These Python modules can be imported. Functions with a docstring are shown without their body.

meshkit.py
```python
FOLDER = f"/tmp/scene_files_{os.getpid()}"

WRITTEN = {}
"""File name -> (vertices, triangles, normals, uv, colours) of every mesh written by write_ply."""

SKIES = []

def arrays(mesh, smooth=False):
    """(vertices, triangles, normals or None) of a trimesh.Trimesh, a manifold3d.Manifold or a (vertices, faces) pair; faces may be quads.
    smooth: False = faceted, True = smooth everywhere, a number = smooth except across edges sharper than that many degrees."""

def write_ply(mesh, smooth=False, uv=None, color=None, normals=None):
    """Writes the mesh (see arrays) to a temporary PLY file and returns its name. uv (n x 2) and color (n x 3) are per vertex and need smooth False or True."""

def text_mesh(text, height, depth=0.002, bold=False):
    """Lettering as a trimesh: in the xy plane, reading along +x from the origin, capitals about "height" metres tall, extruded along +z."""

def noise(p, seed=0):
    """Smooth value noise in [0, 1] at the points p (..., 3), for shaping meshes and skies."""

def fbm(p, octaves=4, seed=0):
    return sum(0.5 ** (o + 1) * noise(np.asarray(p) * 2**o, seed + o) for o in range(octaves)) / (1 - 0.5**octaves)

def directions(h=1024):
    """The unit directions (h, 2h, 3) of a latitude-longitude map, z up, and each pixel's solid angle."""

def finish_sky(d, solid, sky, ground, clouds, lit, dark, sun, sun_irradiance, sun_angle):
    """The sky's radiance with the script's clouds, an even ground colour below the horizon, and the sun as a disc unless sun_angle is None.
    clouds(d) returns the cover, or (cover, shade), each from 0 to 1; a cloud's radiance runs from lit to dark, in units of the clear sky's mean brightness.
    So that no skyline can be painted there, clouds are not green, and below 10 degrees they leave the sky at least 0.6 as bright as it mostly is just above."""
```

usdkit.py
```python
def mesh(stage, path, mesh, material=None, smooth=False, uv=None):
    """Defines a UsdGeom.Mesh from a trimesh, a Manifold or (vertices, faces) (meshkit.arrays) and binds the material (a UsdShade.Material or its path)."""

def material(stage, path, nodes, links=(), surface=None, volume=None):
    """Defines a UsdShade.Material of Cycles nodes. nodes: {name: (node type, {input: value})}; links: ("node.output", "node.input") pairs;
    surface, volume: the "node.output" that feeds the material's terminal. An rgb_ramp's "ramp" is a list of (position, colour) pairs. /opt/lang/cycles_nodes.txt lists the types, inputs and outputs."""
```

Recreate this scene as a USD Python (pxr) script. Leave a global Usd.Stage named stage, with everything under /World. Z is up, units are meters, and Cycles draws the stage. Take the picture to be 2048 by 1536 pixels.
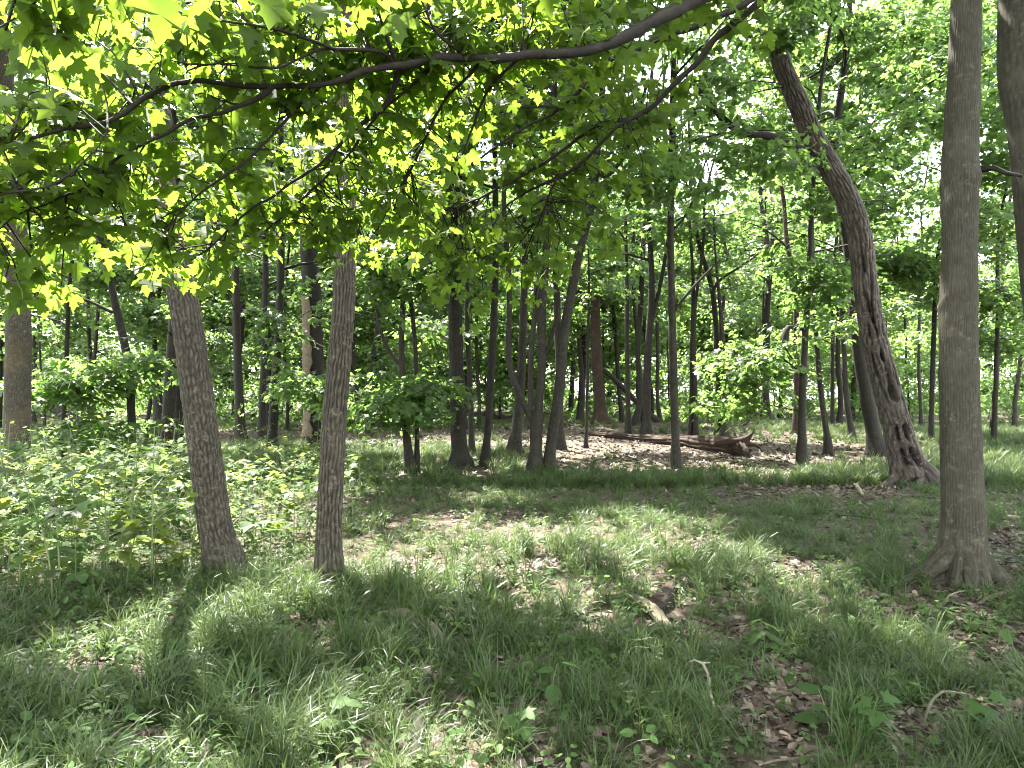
import math, numpy as np, trimesh, usdkit, meshkit
from pxr import Usd, UsdGeom, UsdLux, UsdShade, Sdf, Gf, Vt
from scipy.spatial import cKDTree
from scipy.interpolate import PchipInterpolator, CubicSpline

# ------------------------------------------------------------------ camera, sky, sun, exposure
stage = Usd.Stage.CreateInMemory()
UsdGeom.SetStageUpAxis(stage, 'Z'); UsdGeom.SetStageMetersPerUnit(stage, 1.0)
W = UsdGeom.Xform.Define(stage, '/World')
UsdGeom.Scope.Define(stage, '/World/Looks')
CAMZ, FPX, HORIZON = 1.6, 1450.0, 790.0            # eye height; focal length and horizon row in pixels of a 2048 wide picture
PITCH = math.atan((HORIZON - 768) / FPX)
EXPOSURE = 3.68
SUN_EL, SUN_AZ = math.radians(58), math.radians(-28)   # azimuth from +y towards +x
SUN = np.array([math.sin(SUN_AZ) * math.cos(SUN_EL), math.cos(SUN_AZ) * math.cos(SUN_EL), math.sin(SUN_EL)])
SKY_STRENGTH, SUN_INTENSITY = 0.085, 1.05

cam = UsdGeom.Camera.Define(stage, '/World/camera')
cam.CreateFocalLengthAttr(25.0); cam.CreateHorizontalApertureAttr(25.0 * 2048 / FPX); cam.CreateVerticalApertureAttr(25.0 * 1536 / FPX)
cam.CreateClippingRangeAttr(Gf.Vec2f(0.05, 3000)); cam.CreateExposureAttr(EXPOSURE)
cam.AddTranslateOp().Set(Gf.Vec3d(0, 0, CAMZ)); cam.AddRotateXOp().Set(90 + math.degrees(PITCH))

sky = UsdLux.DomeLight.Define(stage, '/World/sky')
skym = usdkit.material(stage, '/World/Looks/sky_look', {
    'sky': ('sky_texture', {'sky_type': 'single_scattering', 'sun_disc': False, 'sun_elevation': SUN_EL, 'sun_rotation': SUN_AZ, 'air_density': 1.0, 'aerosol_density': 2.0, 'ozone_density': 1.0}),
    'tc': ('texture_coordinate', {}),
    'n': ('noise_texture', {'scale': 2.6, 'detail': 6.0, 'roughness': 0.6}),
    'r': ('rgb_ramp', {'ramp': [(0.36, (0, 0, 0)), (0.6, (1, 1, 1))]}),
    'm': ('mix_color', {'b': (7.5, 7.7, 8.0)}),
    'bg': ('background_shader', {'strength': SKY_STRENGTH})},
    [('tc.generated', 'n.vector'), ('n.fac', 'r.fac'), ('r.color', 'm.fac'), ('sky.color', 'm.a'), ('m.result', 'bg.color')], surface='bg.background')
UsdShade.MaterialBindingAPI.Apply(sky.GetPrim()).Bind(skym)
sky.GetPrim().SetCustomDataByKey('kind', 'structure')
sun = UsdLux.DistantLight.Define(stage, '/World/sun')
sun.CreateNormalizeAttr(True); sun.CreateIntensityAttr(SUN_INTENSITY); sun.CreateAngleAttr(0.53); sun.CreateColorAttr(Gf.Vec3f(1.0, 0.95, 0.86))
sun.AddRotateZOp().Set(-math.degrees(SUN_AZ)); sun.AddRotateXOp().Set(-(90 - math.degrees(SUN_EL)))

# ------------------------------------------------------------------ helpers
def rng_of(*k): return np.random.default_rng(list(k))
def fbm2(x, y, seed=0, octaves=4):
    r = np.random.default_rng(seed); s = np.zeros_like(np.asarray(x, float)); a = 1.0; f = 1.0
    for o in range(octaves):
        for k in range(3):
            an = r.uniform(0, 2 * math.pi); ph = r.uniform(0, 6.28); ff = f * r.uniform(.7, 1.4)
            s = s + a / 3 * np.sin(ff * (np.cos(an) * x + np.sin(an) * y) + ph + 1.3 * np.sin(.6 * ff * (np.sin(an) * x - np.cos(an) * y) + ph * 2))
        a *= .5; f *= 2.1
    return s
def gz(x, y):
    x = np.asarray(x, float); y = np.asarray(y, float)
    z = 0.05 * fbm2(x * .55, y * .55, 11, 3) + 0.022 * fbm2(x * 2.2, y * 2.2, 12, 2)
    mound = 0.45 * np.exp(-((x - 7) / 9) ** 2 - ((y - 29) / 7) ** 2)
    return z + mound
FWD = np.array([0, math.cos(PITCH), math.sin(PITCH)]); UP = np.array([0, -math.sin(PITCH), math.cos(PITCH)]); EYE = np.array([0, 0, CAMZ])
def at(px, py, Y):
    """world point seen at a pixel of the 2048 wide picture, in the plane y = Y"""
    d = FWD + np.array([1.0, 0, 0]) * ((px - 1024) / FPX) + UP * ((768 - py) / FPX)
    return EYE + d * (Y / d[1])
def to_px(p):
    q = np.asarray(p, float) - EYE; dep = q @ FWD; dep = np.where(np.abs(dep) < 1e-3, 1e-3, dep)
    return 1024 + FPX * q[..., 0] / dep, 768 - FPX * (q @ UP) / dep, dep
def on_ground(px, py):
    d = FWD + np.array([1.0, 0, 0]) * ((px - 1024) / FPX) + UP * ((768 - py) / FPX)
    t = 0.0
    z = 0.0
    for _ in range(12):
        t = (z - CAMZ) / min(d[2], -0.004); p = EYE + d * t; z = 0.5 * z + 0.5 * float(gz(p[0], p[1]))
    return np.array([p[0], p[1], float(gz(p[0], p[1]))])

used = {}
def numbered(name, parent='/World'):
    k = (parent, name); n = used.get(k, -1) + 1; used[k] = n
    return f'{parent}/{name}' if n == 0 else f'{parent}/{name}_{n:03d}'
def tag(prim, label=None, category=None, group=None, kind=None):
    for k, v in (('label', label), ('category', category), ('group', group), ('kind', kind)):
        if v: prim.SetCustomDataByKey(k, v)
    return prim
def thing(name, label, category, loc=(0, 0, 0), group=None, kind=None):
    x = UsdGeom.Xform.Define(stage, numbered(name)); x.AddTranslateOp().Set(Gf.Vec3d(*map(float, loc)))
    tag(x.GetPrim(), label, category, group, kind)
    return x
def put(name, mesh, mat, parent=None, smooth=True, origin=(0, 0, 0), prim=None, label=None):
    """one Mesh prim under parent (or top level). vertices come in world space and are stored relative to origin"""
    path = numbered(name, str(parent.GetPath()) if parent else '/World')
    v = np.asarray(mesh[0], float) - np.asarray(origin, float)
    m = usdkit.mesh(stage, path, (v, np.asarray(mesh[1], int)), mat, smooth=smooth)
    if prim:
        for k, a in prim.items():
            UsdGeom.PrimvarsAPI(m).CreatePrimvar(k, Sdf.ValueTypeNames.FloatArray, 'vertex').Set(Vt.FloatArray.FromNumpy(np.asarray(a, np.float32)))
    if label: tag(m.GetPrim(), label)
    return m
def join(ms):
    V, F, n = [], [], 0
    for v, f in ms:
        V.append(v); F.append(np.asarray(f) + n); n += len(v)
    return np.vstack(V), np.vstack(F)
def quat_rows(R):
    """(n,3,3) rotation matrices -> (n,4) quaternions w,x,y,z"""
    from scipy.spatial.transform import Rotation
    q = Rotation.from_matrix(R).as_quat(); return q[:, [3, 0, 1, 2]]
def rot_zxy(yaw, pitch, roll):
    cy, sy, cp, sp, cr, sr = np.cos(yaw), np.sin(yaw), np.cos(pitch), np.sin(pitch), np.cos(roll), np.sin(roll); z = np.zeros_like(cy); o = np.ones_like(cy)
    Z = np.stack([np.stack([cy, -sy, z], -1), np.stack([sy, cy, z], -1), np.stack([z, z, o], -1)], -2)
    X = np.stack([np.stack([o, z, z], -1), np.stack([z, cp, -sp], -1), np.stack([z, sp, cp], -1)], -2)
    Y = np.stack([np.stack([cr, z, sr], -1), np.stack([z, o, z], -1), np.stack([-sr, z, cr], -1)], -2)
    return Z @ X @ Y
def instancer(name, parent, targets, pos, R, scale, idx, origin=(0, 0, 0)):
    path = numbered(name, str(parent.GetPath()) if parent else '/World')
    pi = UsdGeom.PointInstancer.Define(stage, path)
    pi.CreatePositionsAttr(Vt.Vec3fArray.FromNumpy((np.asarray(pos) - np.asarray(origin)).astype(np.float32)))
    q = quat_rows(np.asarray(R))
    pi.CreateOrientationsAttr(Vt.QuathArray([Gf.Quath(*map(float, r)) for r in q]))
    s = np.asarray(scale, float); s = np.repeat(s[:, None], 3, 1) if s.ndim == 1 else s
    pi.CreateScalesAttr(Vt.Vec3fArray.FromNumpy(s.astype(np.float32)))
    pi.CreateProtoIndicesAttr(Vt.IntArray.FromNumpy(np.asarray(idx, np.int32)))
    made = []
    for k, t in enumerate(targets):
        if isinstance(t, str): made.append(Sdf.Path(t))
        else:
            nm, mesh, mat = t
            m = usdkit.mesh(stage, numbered(nm, path), mesh, mat, smooth=False); made.append(m.GetPath())
    pi.CreatePrototypesRel().SetTargets(made)
    return pi, [str(m) for m in made]

# ------------------------------------------------------------------ materials
def leaf_look(name, cols, trans_gain=2.2, mixf=0.5, rough=0.42, spec=0.5, sat=1.1):
    """thin leaf: cols = three reflectance colours, spread per leaf; light passes through with a yellower tint"""
    return usdkit.material(stage, f'/World/Looks/{name}', {
        'g': ('geometry', {}), 'oi': ('object_info', {}),
        'r': ('rgb_ramp', {'ramp': [(0, cols[0]), (0.5, cols[1]), (1, cols[2])]}),
        'mr': ('map_range', {'from_min': 0.0, 'from_max': 1.0, 'to_min': 0.75, 'to_max': 1.25}),
        'h': ('hsv', {'hue': 0.5, 'saturation': 1.0, 'fac': 1.0}),
        't': ('hsv', {'hue': 0.485, 'saturation': sat, 'value': trans_gain, 'fac': 1.0}),
        'p': ('principled_bsdf', {'roughness': rough, 'specular_ior_level': spec}),
        'tr': ('translucent_bsdf', {}), 'm': ('mix_closure', {'fac': mixf})},
        [('g.random_per_island', 'r.fac'), ('oi.random', 'mr.value'), ('mr.result', 'h.value'), ('r.color', 'h.color'), ('h.color', 'p.base_color'), ('h.color', 't.color'), ('t.color', 'tr.color'),
         ('p.BSDF', 'm.closure1'), ('tr.BSDF', 'm.closure2')], surface='m.closure')
M = {}
M['maple_leaf'] = leaf_look('maple_leaf_look', [(.058, .096, .020), (.080, .126, .024), (.112, .152, .026)], 2.55, .68, .5, .25, 1.14)
M['canopy_leaf'] = leaf_look('canopy_leaf_look', [(.046, .080, .024), (.064, .104, .029), (.094, .136, .034)], 3.3, .60, .42, .42, 1.12)
M['far_leaf'] = leaf_look('far_leaf_look', [(.058, .096, .026), (.080, .125, .032), (.112, .156, .038)], 3.4, .60, .5, .3, 1.08)
M['shrub_leaf'] = leaf_look('shrub_leaf_look', [(.060, .108, .032), (.080, .132, .038), (.110, .158, .044)], 2.6, .5, .55, .15, 1.0)
M['shrub_yellow'] = leaf_look('yellow_shrub_leaf_look', [(.095, .13, .030), (.125, .155, .036), (.17, .18, .04)], 2.5, .5, .55, .15)
M['grass'] = leaf_look('grass_look', [(.046, .076, .020), (.108, .152, .040), (.24, .255, .105)], 2.1, .34, .45, .35, .95)
M['dry_leaf'] = usdkit.material(stage, '/World/Looks/dry_leaf_look', {
    'g': ('geometry', {}), 'oi': ('object_info', {}), 'a': ('math', {'math_type': 'add'}), 'f': ('math', {'math_type': 'fraction'}),
    'r': ('rgb_ramp', {'ramp': [(0, (.040, .026, .018)), (.35, (.080, .056, .040)), (.8, (.125, .092, .068)), (1, (.24, .19, .145))]}),
    'p': ('principled_bsdf', {'roughness': .6, 'specular_ior_level': .35})},
    [('g.random_per_island', 'a.value1'), ('oi.random', 'a.value2'), ('a.value', 'f.value1'), ('f.value', 'r.fac'), ('r.color', 'p.base_color')], surface='p.BSDF')
def bark_look(name, dark, mid, light, relief=True, zs=.22, scale=38., bump=.5, moss=None, lich=.35, tone=(.50, .49, .425)):
    """bark: furrow colour to ridge colour by its relief, lichen blotches, fine grain"""
    dark, mid, light = (tuple(np.array(c) * np.array(tone)) for c in (dark, mid, light))
    nodes = {
        'tc': ('texture_coordinate', {}), 'geo': ('geometry', {}),
        'mp': ('mapping', {'scale': (1, 1, zs)}), 'n1': ('noise_texture', {'scale': scale, 'detail': 5., 'roughness': .65, 'distortion': .6}),
        'n2': ('noise_texture', {'scale': 3.1, 'detail': 4., 'roughness': .6}), 'n3': ('noise_texture', {'scale': 190., 'detail': 3.}),
        'rp': ('rgb_ramp', {'ramp': [(.15, dark), (.5, mid), (.85, light)]}),
        'lr': ('rgb_ramp', {'ramp': [(.50, (0, 0, 0)), (.68, (lich, lich, lich))]}),
        'mx': ('mix_color', {'b': tuple(np.array(light) * 1.25)}), 'n5': ('noise_texture', {'scale': 17., 'detail': 4., 'roughness': .7}), 'r5': ('rgb_ramp', {'ramp': [(.54, (0, 0, 0)), (.66, (.8, .8, .8))]}), 'm5': ('mix_color', {'b': tuple(np.array(light) * 1.7)}), 'n6': ('noise_texture', {'scale': 1.3, 'detail': 3.}), 'r6': ('rgb_ramp', {'ramp': [(.40, (.25, .25, .25)), (.62, (1, 1, 1))]}), 'm6': ('mix_color', {'blend_type': 'multiply', 'fac': 1.}),
        'p': ('principled_bsdf', {'roughness': .85, 'specular_ior_level': .25}),
        'ad': ('math', {'math_type': 'multiply_add', 'value2': .3}), 'b': ('bump', {'strength': bump, 'distance': .02})}
    links = [('geo.position', 'mp.vector'), ('mp.vector', 'n1.vector'), ('geo.position', 'n2.vector'), ('geo.position', 'n3.vector'), ('n2.fac', 'lr.fac'), ('lr.color', 'mx.fac'), ('rp.color', 'mx.a'),
             ('n3.fac', 'ad.value1'), ('n1.fac', 'ad.value3'), ('ad.value', 'b.height'), ('b.normal', 'p.normal')]
    if relief:
        nodes['at'] = ('attribute', {'attribute': 'relief'}); nodes['mm'] = ('mix_float', {'fac': .35})
        links += [('at.fac', 'mm.a'), ('n1.fac', 'mm.b'), ('mm.result', 'rp.fac')]
    else:
        links += [('n1.fac', 'rp.fac')]
    links += [('geo.position', 'n5.vector'), ('n5.fac', 'r5.fac'), ('geo.position', 'n6.vector'), ('n6.fac', 'r6.fac'), ('r5.color', 'm6.a'), ('r6.color', 'm6.b'), ('m6.result', 'm5.fac'), ('mx.result', 'm5.a')]
    out = 'm5.result'
    if moss:
        nodes['n4'] = ('noise_texture', {'scale': 1.7, 'detail': 5.}); nodes['mr'] = ('rgb_ramp', {'ramp': [(.5, (0, 0, 0)), (.7, (.6, .6, .6))]}); nodes['mo'] = ('mix_color', {'b': moss})
        links += [('geo.position', 'n4.vector'), ('n4.fac', 'mr.fac'), ('mr.color', 'mo.fac'), ('m5.result', 'mo.a')]; out = 'mo.result'
    links.append((out, 'p.base_color'))
    return usdkit.material(stage, f'/World/Looks/{name}', nodes, links, surface='p.BSDF')
M['bark_ridged'] = bark_look('ridged_bark_look', (.010, .008, .006), (.062, .051, .041), (.185, .16, .133), lich=.2)
M['bark_lichen'] = bark_look('lichen_bark_look', (.032, .027, .021), (.085, .073, .058), (.16, .14, .115), moss=(.085, .066, .030))
M['bark_smooth'] = bark_look('fissured_bark_look', (.032, .028, .021), (.066, .058, .045), (.115, .102, .083), zs=.12, scale=60, bump=.35, lich=.5)
M['bark_dead'] = bark_look('weathered_bark_look', (.009, .006, .005), (.085, .066, .062), (.20, .168, .16), zs=.1, scale=30, bump=.6, lich=.4)
M['bark_mid'] = bark_look('forest_bark_look', (.012, .010, .008), (.029, .0245, .019), (.057, .049, .039), relief=False, zs=.15, scale=34, bump=.8)
M['bark_grey'] = bark_look('grey_bark_look', (.015, .012, .0095), (.037, .0315, .025), (.072, .063, .051), relief=False, zs=.2, scale=30, bump=.7)
M['bark_dark'] = bark_look('dark_bark_look', (.011, .009, .0075), (.025, .0205, .0165), (.05, .042, .034), relief=False, zs=.15, scale=34, bump=.8)
M['bark_red'] = bark_look('rotten_wood_look', (.014, .007, .005), (.045, .026, .018), (.105, .07, .05), relief=False, zs=.6, scale=26, bump=.9)
M['bare_wood'] = bark_look('bare_wood_look', (.11, .075, .05), (.19, .14, .10), (.27, .21, .16), relief=False, zs=.3, scale=20, bump=.6)
M['twig'] = bark_look('twig_look', (.014, .011, .008), (.026, .021, .016), (.045, .037, .029), relief=False, zs=.5, scale=60, bump=.3)
M['stick'] = bark_look('dry_stick_look', (.10, .08, .06), (.20, .165, .13), (.33, .29, .24), relief=False, zs=.5, scale=60, bump=.4)
M['pale_stick'] = bark_look('pale_stick_look', (.24, .21, .17), (.40, .36, .31), (.52, .48, .43), relief=False, zs=.5, scale=60, bump=.3)
M['stem'] = usdkit.material(stage, '/World/Looks/green_stem_look', {'p': ('principled_bsdf', {'base_color': (.10, .13, .045), 'roughness': .5})}, [], surface='p.BSDF')
M['ground'] = usdkit.material(stage, '/World/Looks/forest_floor_look', {
    'geo': ('geometry', {}), 'v': ('voronoi_texture', {'scale': 16., 'randomness': 1.}), 'n': ('noise_texture', {'scale': 9., 'detail': 6., 'roughness': .7}), 'n2': ('noise_texture', {'scale': .33, 'detail': 4.}),
    'sx': ('separate_xyz', {}), 'r': ('rgb_ramp', {'ramp': [(.25, (.018, .013, .009)), (.5, (.042, .032, .022)), (.75, (.085, .066, .046))]}),
    'mx': ('mix_color', {'fac': .45}), 'vr': ('rgb_ramp', {'ramp': [(0, (.022, .016, .010)), (.5, (.055, .041, .028)), (1, (.12, .092, .066))]}),
    'gr': ('rgb_ramp', {'ramp': [(.50, (0, 0, 0)), (.64, (.5, .5, .5))]}), 'mg': ('mix_color', {'b': (.050, .062, .022)}), 'sp': ('separate_color', {}),
    'p': ('principled_bsdf', {'roughness': .9, 'specular_ior_level': .2}), 'b': ('bump', {'strength': .9, 'distance': .03})},
    [('geo.position', 'v.vector'), ('geo.position', 'n.vector'), ('geo.position', 'n2.vector'), ('n.fac', 'r.fac'), ('v.color', 'sp.color'), ('sp.r', 'vr.fac'), ('r.color', 'mx.a'), ('vr.color', 'mx.b'),
     ('n2.fac', 'gr.fac'), ('gr.color', 'mg.fac'), ('mx.result', 'mg.a'), ('mg.result', 'p.base_color'), ('n.fac', 'b.height'), ('b.normal', 'p.normal')], surface='p.BSDF')

# ------------------------------------------------------------------ leaf, spray and tube shapes
def mirror(h): return np.array(h + [(-x, y) for x, y in h[::-1] if x > 1e-6])
OUT_FULL = mirror([(0, 0), (.15, -.09), (.33, -.08), (.47, .00), (.37, .12), (.44, .20), (.60, .27), (.70, .50), (.56, .47), (.50, .56), (.36, .50), (.23, .46), (.22, .60), (.30, .72), (.16, .76), (.09, .88), (0, 1.02)])
OUT_MID = mirror([(0, 0), (.42, -.03), (.36, .16), (.68, .46), (.25, .47), (.24, .70), (0, 1.0)])
OUT_FAR = mirror([(0, 0), (.45, .15), (.55, .5), (0, 1.0)])
OUT_OVAL = mirror([(0, 0), (.20, .12), (.31, .34), (.27, .60), (.14, .84), (0, 1.0)])
def leaf(outline, droop=.18, fold=.10, wave=.05, seed=0):
    r = rng_of(seed, 5); o = outline * 1.0; n = len(o); c = np.array([[0, .36]])
    p = np.vstack([c, o]); rr = np.hypot(p[:, 0], p[:, 1] - .3)
    z = fold * np.abs(p[:, 0]) - droop * rr ** 2 + wave * np.sin(p[:, 0] * 7 + r.uniform(0, 6)) * rr
    v = np.column_stack([p, z]); i = np.arange(n)
    return v, np.column_stack([np.zeros(n, int), 1 + i, 1 + (i + 1) % n])
def scatter_leaves(base, pos, R, size):
    v, f = base; n = len(pos)
    V = np.einsum('nij,vj->nvi', R, v) * np.asarray(size)[:, None, None] + pos[:, None]
    F = f[None] + (np.arange(n) * len(v))[:, None, None]
    return V.reshape(-1, 3), F.reshape(-1, 3)
def spray(kind, n, Rad, size, seed, thick=.16, droop=(.15, .95)):
    r = rng_of(seed, 77); base = [leaf({'mid': OUT_MID, 'far': OUT_FAR, 'oval': OUT_OVAL}[kind], .2, .1, .05, seed + k) for k in range(2)]
    out = []
    # twigs fan out from the middle; leaves sit along them so that the tuft has fingers and gaps
    nt = max(5, n // 7); ta = r.uniform(0, 2 * math.pi, nt); tl = Rad * r.uniform(.55, 1.15, nt); tz = r.normal(0, thick * Rad, nt)
    k = r.integers(0, nt, n); t = r.uniform(.25, 1.0, n); lat = r.normal(0, .11 * Rad, n)
    x = tl[k] * t * np.cos(ta[k]) - lat * np.sin(ta[k]); y = tl[k] * t * np.sin(ta[k]) + lat * np.cos(ta[k])
    z = tz[k] * t - .14 * Rad * t ** 2 + r.normal(0, thick * .5 * Rad, n)
    yaw = ta[k] - math.pi / 2 + np.sign(lat) * .5 + r.normal(0, .6, n)
    Rm = rot_zxy(yaw, -r.uniform(*droop, n), r.normal(0, .35, n)); s = size * r.uniform(.65, 1.2, n); half = r.random(n) < .5; pos = np.column_stack([x, y, z])
    for h, b in ((half, base[0]), (~half, base[1])):
        if h.any(): out.append(scatter_leaves(b, pos[h], Rm[h], s[h]))
    return join(out)
def tube(pts, rad, sides=8, cap=True, twist=0.):
    p = np.asarray(pts, float); n = len(p); rad = np.broadcast_to(np.asarray(rad, float), (n,))
    t = np.gradient(p, axis=0); t /= np.linalg.norm(t, axis=1, keepdims=True) + 1e-12
    a = np.cross(t[0], [0, 1, 0.0]); a = a if np.linalg.norm(a) > .1 else np.cross(t[0], [1.0, 0, 0]); A = []
    for i in range(n):
        a = a - t[i] * (a @ t[i]); a /= np.linalg.norm(a) + 1e-12; A.append(a.copy())
    A = np.array(A); B = np.cross(t, A); th = np.arange(sides) * 2 * math.pi / sides
    v = p[:, None] + rad[:, None, None] * (np.cos(th)[None, :, None] * A[:, None] + np.sin(th)[None, :, None] * B[:, None])
    i, j = np.meshgrid(np.arange(n - 1), np.arange(sides), indexing='ij')
    q = np.stack([i * sides + j, i * sides + (j + 1) % sides, (i + 1) * sides + (j + 1) % sides, (i + 1) * sides + j], -1).reshape(-1, 4)
    f = np.vstack([q[:, [0, 1, 2]], q[:, [0, 2, 3]]]); v = v.reshape(-1, 3)
    if cap:
        v = np.vstack([v, p[:1] - t[:1] * rad[0] * .2, p[-1:] + t[-1:] * rad[-1] * .6]); m = n * sides; k = np.arange(sides)
        f = np.vstack([f, np.column_stack([np.full(sides, m), (k + 1) % sides, k]), np.column_stack([np.full(sides, m + 1), (n - 1) * sides + k, (n - 1) * sides + (k + 1) % sides])])
    return v, f
def smooth_path(pts, step, fine=None):
    p = np.asarray(pts, float); d = np.r_[0, np.cumsum(np.linalg.norm(np.diff(p[:, :3], axis=0), axis=1))]
    s = np.linspace(0, d[-1], max(3, int(d[-1] / step) + 1)) if fine is None or fine >= d[-1] else np.r_[np.arange(0, fine, step), np.arange(fine, d[-1], .25), d[-1]]
    return PchipInterpolator(d, p, axis=0)(s) if len(p) < 3 else np.column_stack([(CubicSpline(d, p[:, k])(s) if k < 3 else PchipInterpolator(d, p[:, k])(s)) for k in range(p.shape[1])]), s
def cells(u, s, circ, cw, ch, seed, warp=.35):
    """bark relief: 0 in the furrows between elongated cells, 1 on the ridges; u runs round the trunk, s along it"""
    r = rng_of(seed, 9); nx = max(4, round(circ / cw)); L = s.max() + 4 * ch; ny = int(L / ch) + 4
    gx, gy = np.meshgrid(np.arange(nx), np.arange(-2, ny), indexing='ij')
    sx = (gx + r.uniform(-.42, .42, gx.shape) + .5 * (gy % 2)).ravel() % nx; sy = (gy + r.uniform(-.45, .45, gy.shape)).ravel()
    pts = np.column_stack([np.r_[sx, sx - nx, sx + nx], np.r_[sy, sy, sy]])
    x = u / circ * nx + warp * np.sin(s / ch * 2.1 + u / circ * 6.283 * 3 + seed); y = s / ch + warp * np.sin(u / circ * 6.283 * 4 + 1.7)
    d, _ = cKDTree(pts).query(np.column_stack([x, y]), k=2)
    return np.clip((d[:, 1] - d[:, 0]) / .55, 0, 1)
def furrows(T, s, R0, cw, ch, seed):
    """vertical ridges that wander, split and join"""
    n = max(4, round(2 * math.pi * R0 / cw)); lam = cw * 2.6
    p = np.column_stack([np.cos(T) * R0 / lam + 50, np.sin(T) * R0 / lam + 50, s / ch + 50]); w = meshkit.fbm(p, 3, seed) - .5; b = meshkit.noise(p * [1.6, 1.6, 2.6] + 7, seed + 3)
    f = np.abs(np.sin(n * T / 2 + 5.2 * w)); return np.clip(f ** .8 * (.62 + .55 * b), 0, 1)
def trunk(path, step, sides, seed, bark=None, flare=.5, lobes=5, flare_h=.25, dent=.03, fine=None, cracks=(), rings=()):
    """path rows x y z r. returns mesh, relief. bark: (cell width, cell height, depth) cut as real relief"""
    p, s = smooth_path(path, step, fine); r = rng_of(seed, 3); n = len(p)
    th = np.arange(sides) * 2 * math.pi / sides; rad = p[:, 3]
    v, f = tube(p[:, :3], np.ones(n), sides); c = np.repeat(p[:, :3], sides, 0); d = v[:n * sides] - c
    T = np.tile(th, n); S = np.repeat(s, sides); Rr = np.repeat(rad, sides); R0 = float(np.median(rad))
    ph = r.uniform(0, 6.28, 4)
    lob = .5 + .5 * np.cos(lobes * T + ph[0] + .6 * np.sin(2 * T + ph[1]))
    k = 1 + flare * np.exp(-S / flare_h) * (.35 + .95 * lob ** 1.5)
    k += dent * np.sin(T + ph[1] + S * .9) + dent * np.sin(2 * T + ph[2] - S * .6) + dent * .5 * np.sin(3 * T + S * 2.1 + ph[3])
    rel = np.full(len(T), .6)
    off = np.zeros(len(T))
    if bark:
        circ = 2 * math.pi * R0; rel = cells(T / (2 * math.pi) * circ, S, circ, bark[0], bark[1], seed)
        fine = cells(T / (2 * math.pi) * circ, S, circ, bark[0] * .45, bark[1] * .4, seed + 1)
        rel = np.clip(.8 * rel + .2 * fine, 0, 1); mx = bark[3] if len(bark) > 3 else .5
        rel = np.clip((1 - mx) * rel + mx * furrows(T, S, R0, bark[0] * 1.15, bark[1] * 1.6, seed), 0, 1); off = bark[2] * (rel - .6)
    k2 = np.zeros(len(T)); az = np.arctan2(d[:, 0], -d[:, 1])     # 0 = the side towards the viewer's path
    for a0, s0, s1, wd, dp in cracks:
        a = a0 + .16 * np.sin(S * 1.9 + a0 * 9) + .07 * np.sin(S * 5.3 + 2 * a0); nn = meshkit.noise(np.column_stack([S * 4.4, S * 0 + a0 * 31, S * 0]) + 9, seed)
        g_ = np.exp(-((az - a) / (wd * (.35 + 1.3 * nn))) ** 2) * np.clip((S - s0) * 3, 0, 1) * np.clip((s1 - S) * 1.5, 0, 1) * np.clip((nn - .36) * 6, 0, 1); off -= dp * g_; rel = rel * (1 - np.clip(g_ * 1.3, 0, 1))
    for h_, amp, wd in rings: off += amp * np.exp(-((S - h_ - .04 * np.sin(2 * T + h_ * 7) - .03 * np.sin(3 * T)) / wd) ** 2) * (.65 + .35 * np.cos(T - h_ * 2.2))
    v[:n * sides] = c + d * (Rr * k + off)[:, None]
    return (v, f), np.r_[rel, .5, .5], p

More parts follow.
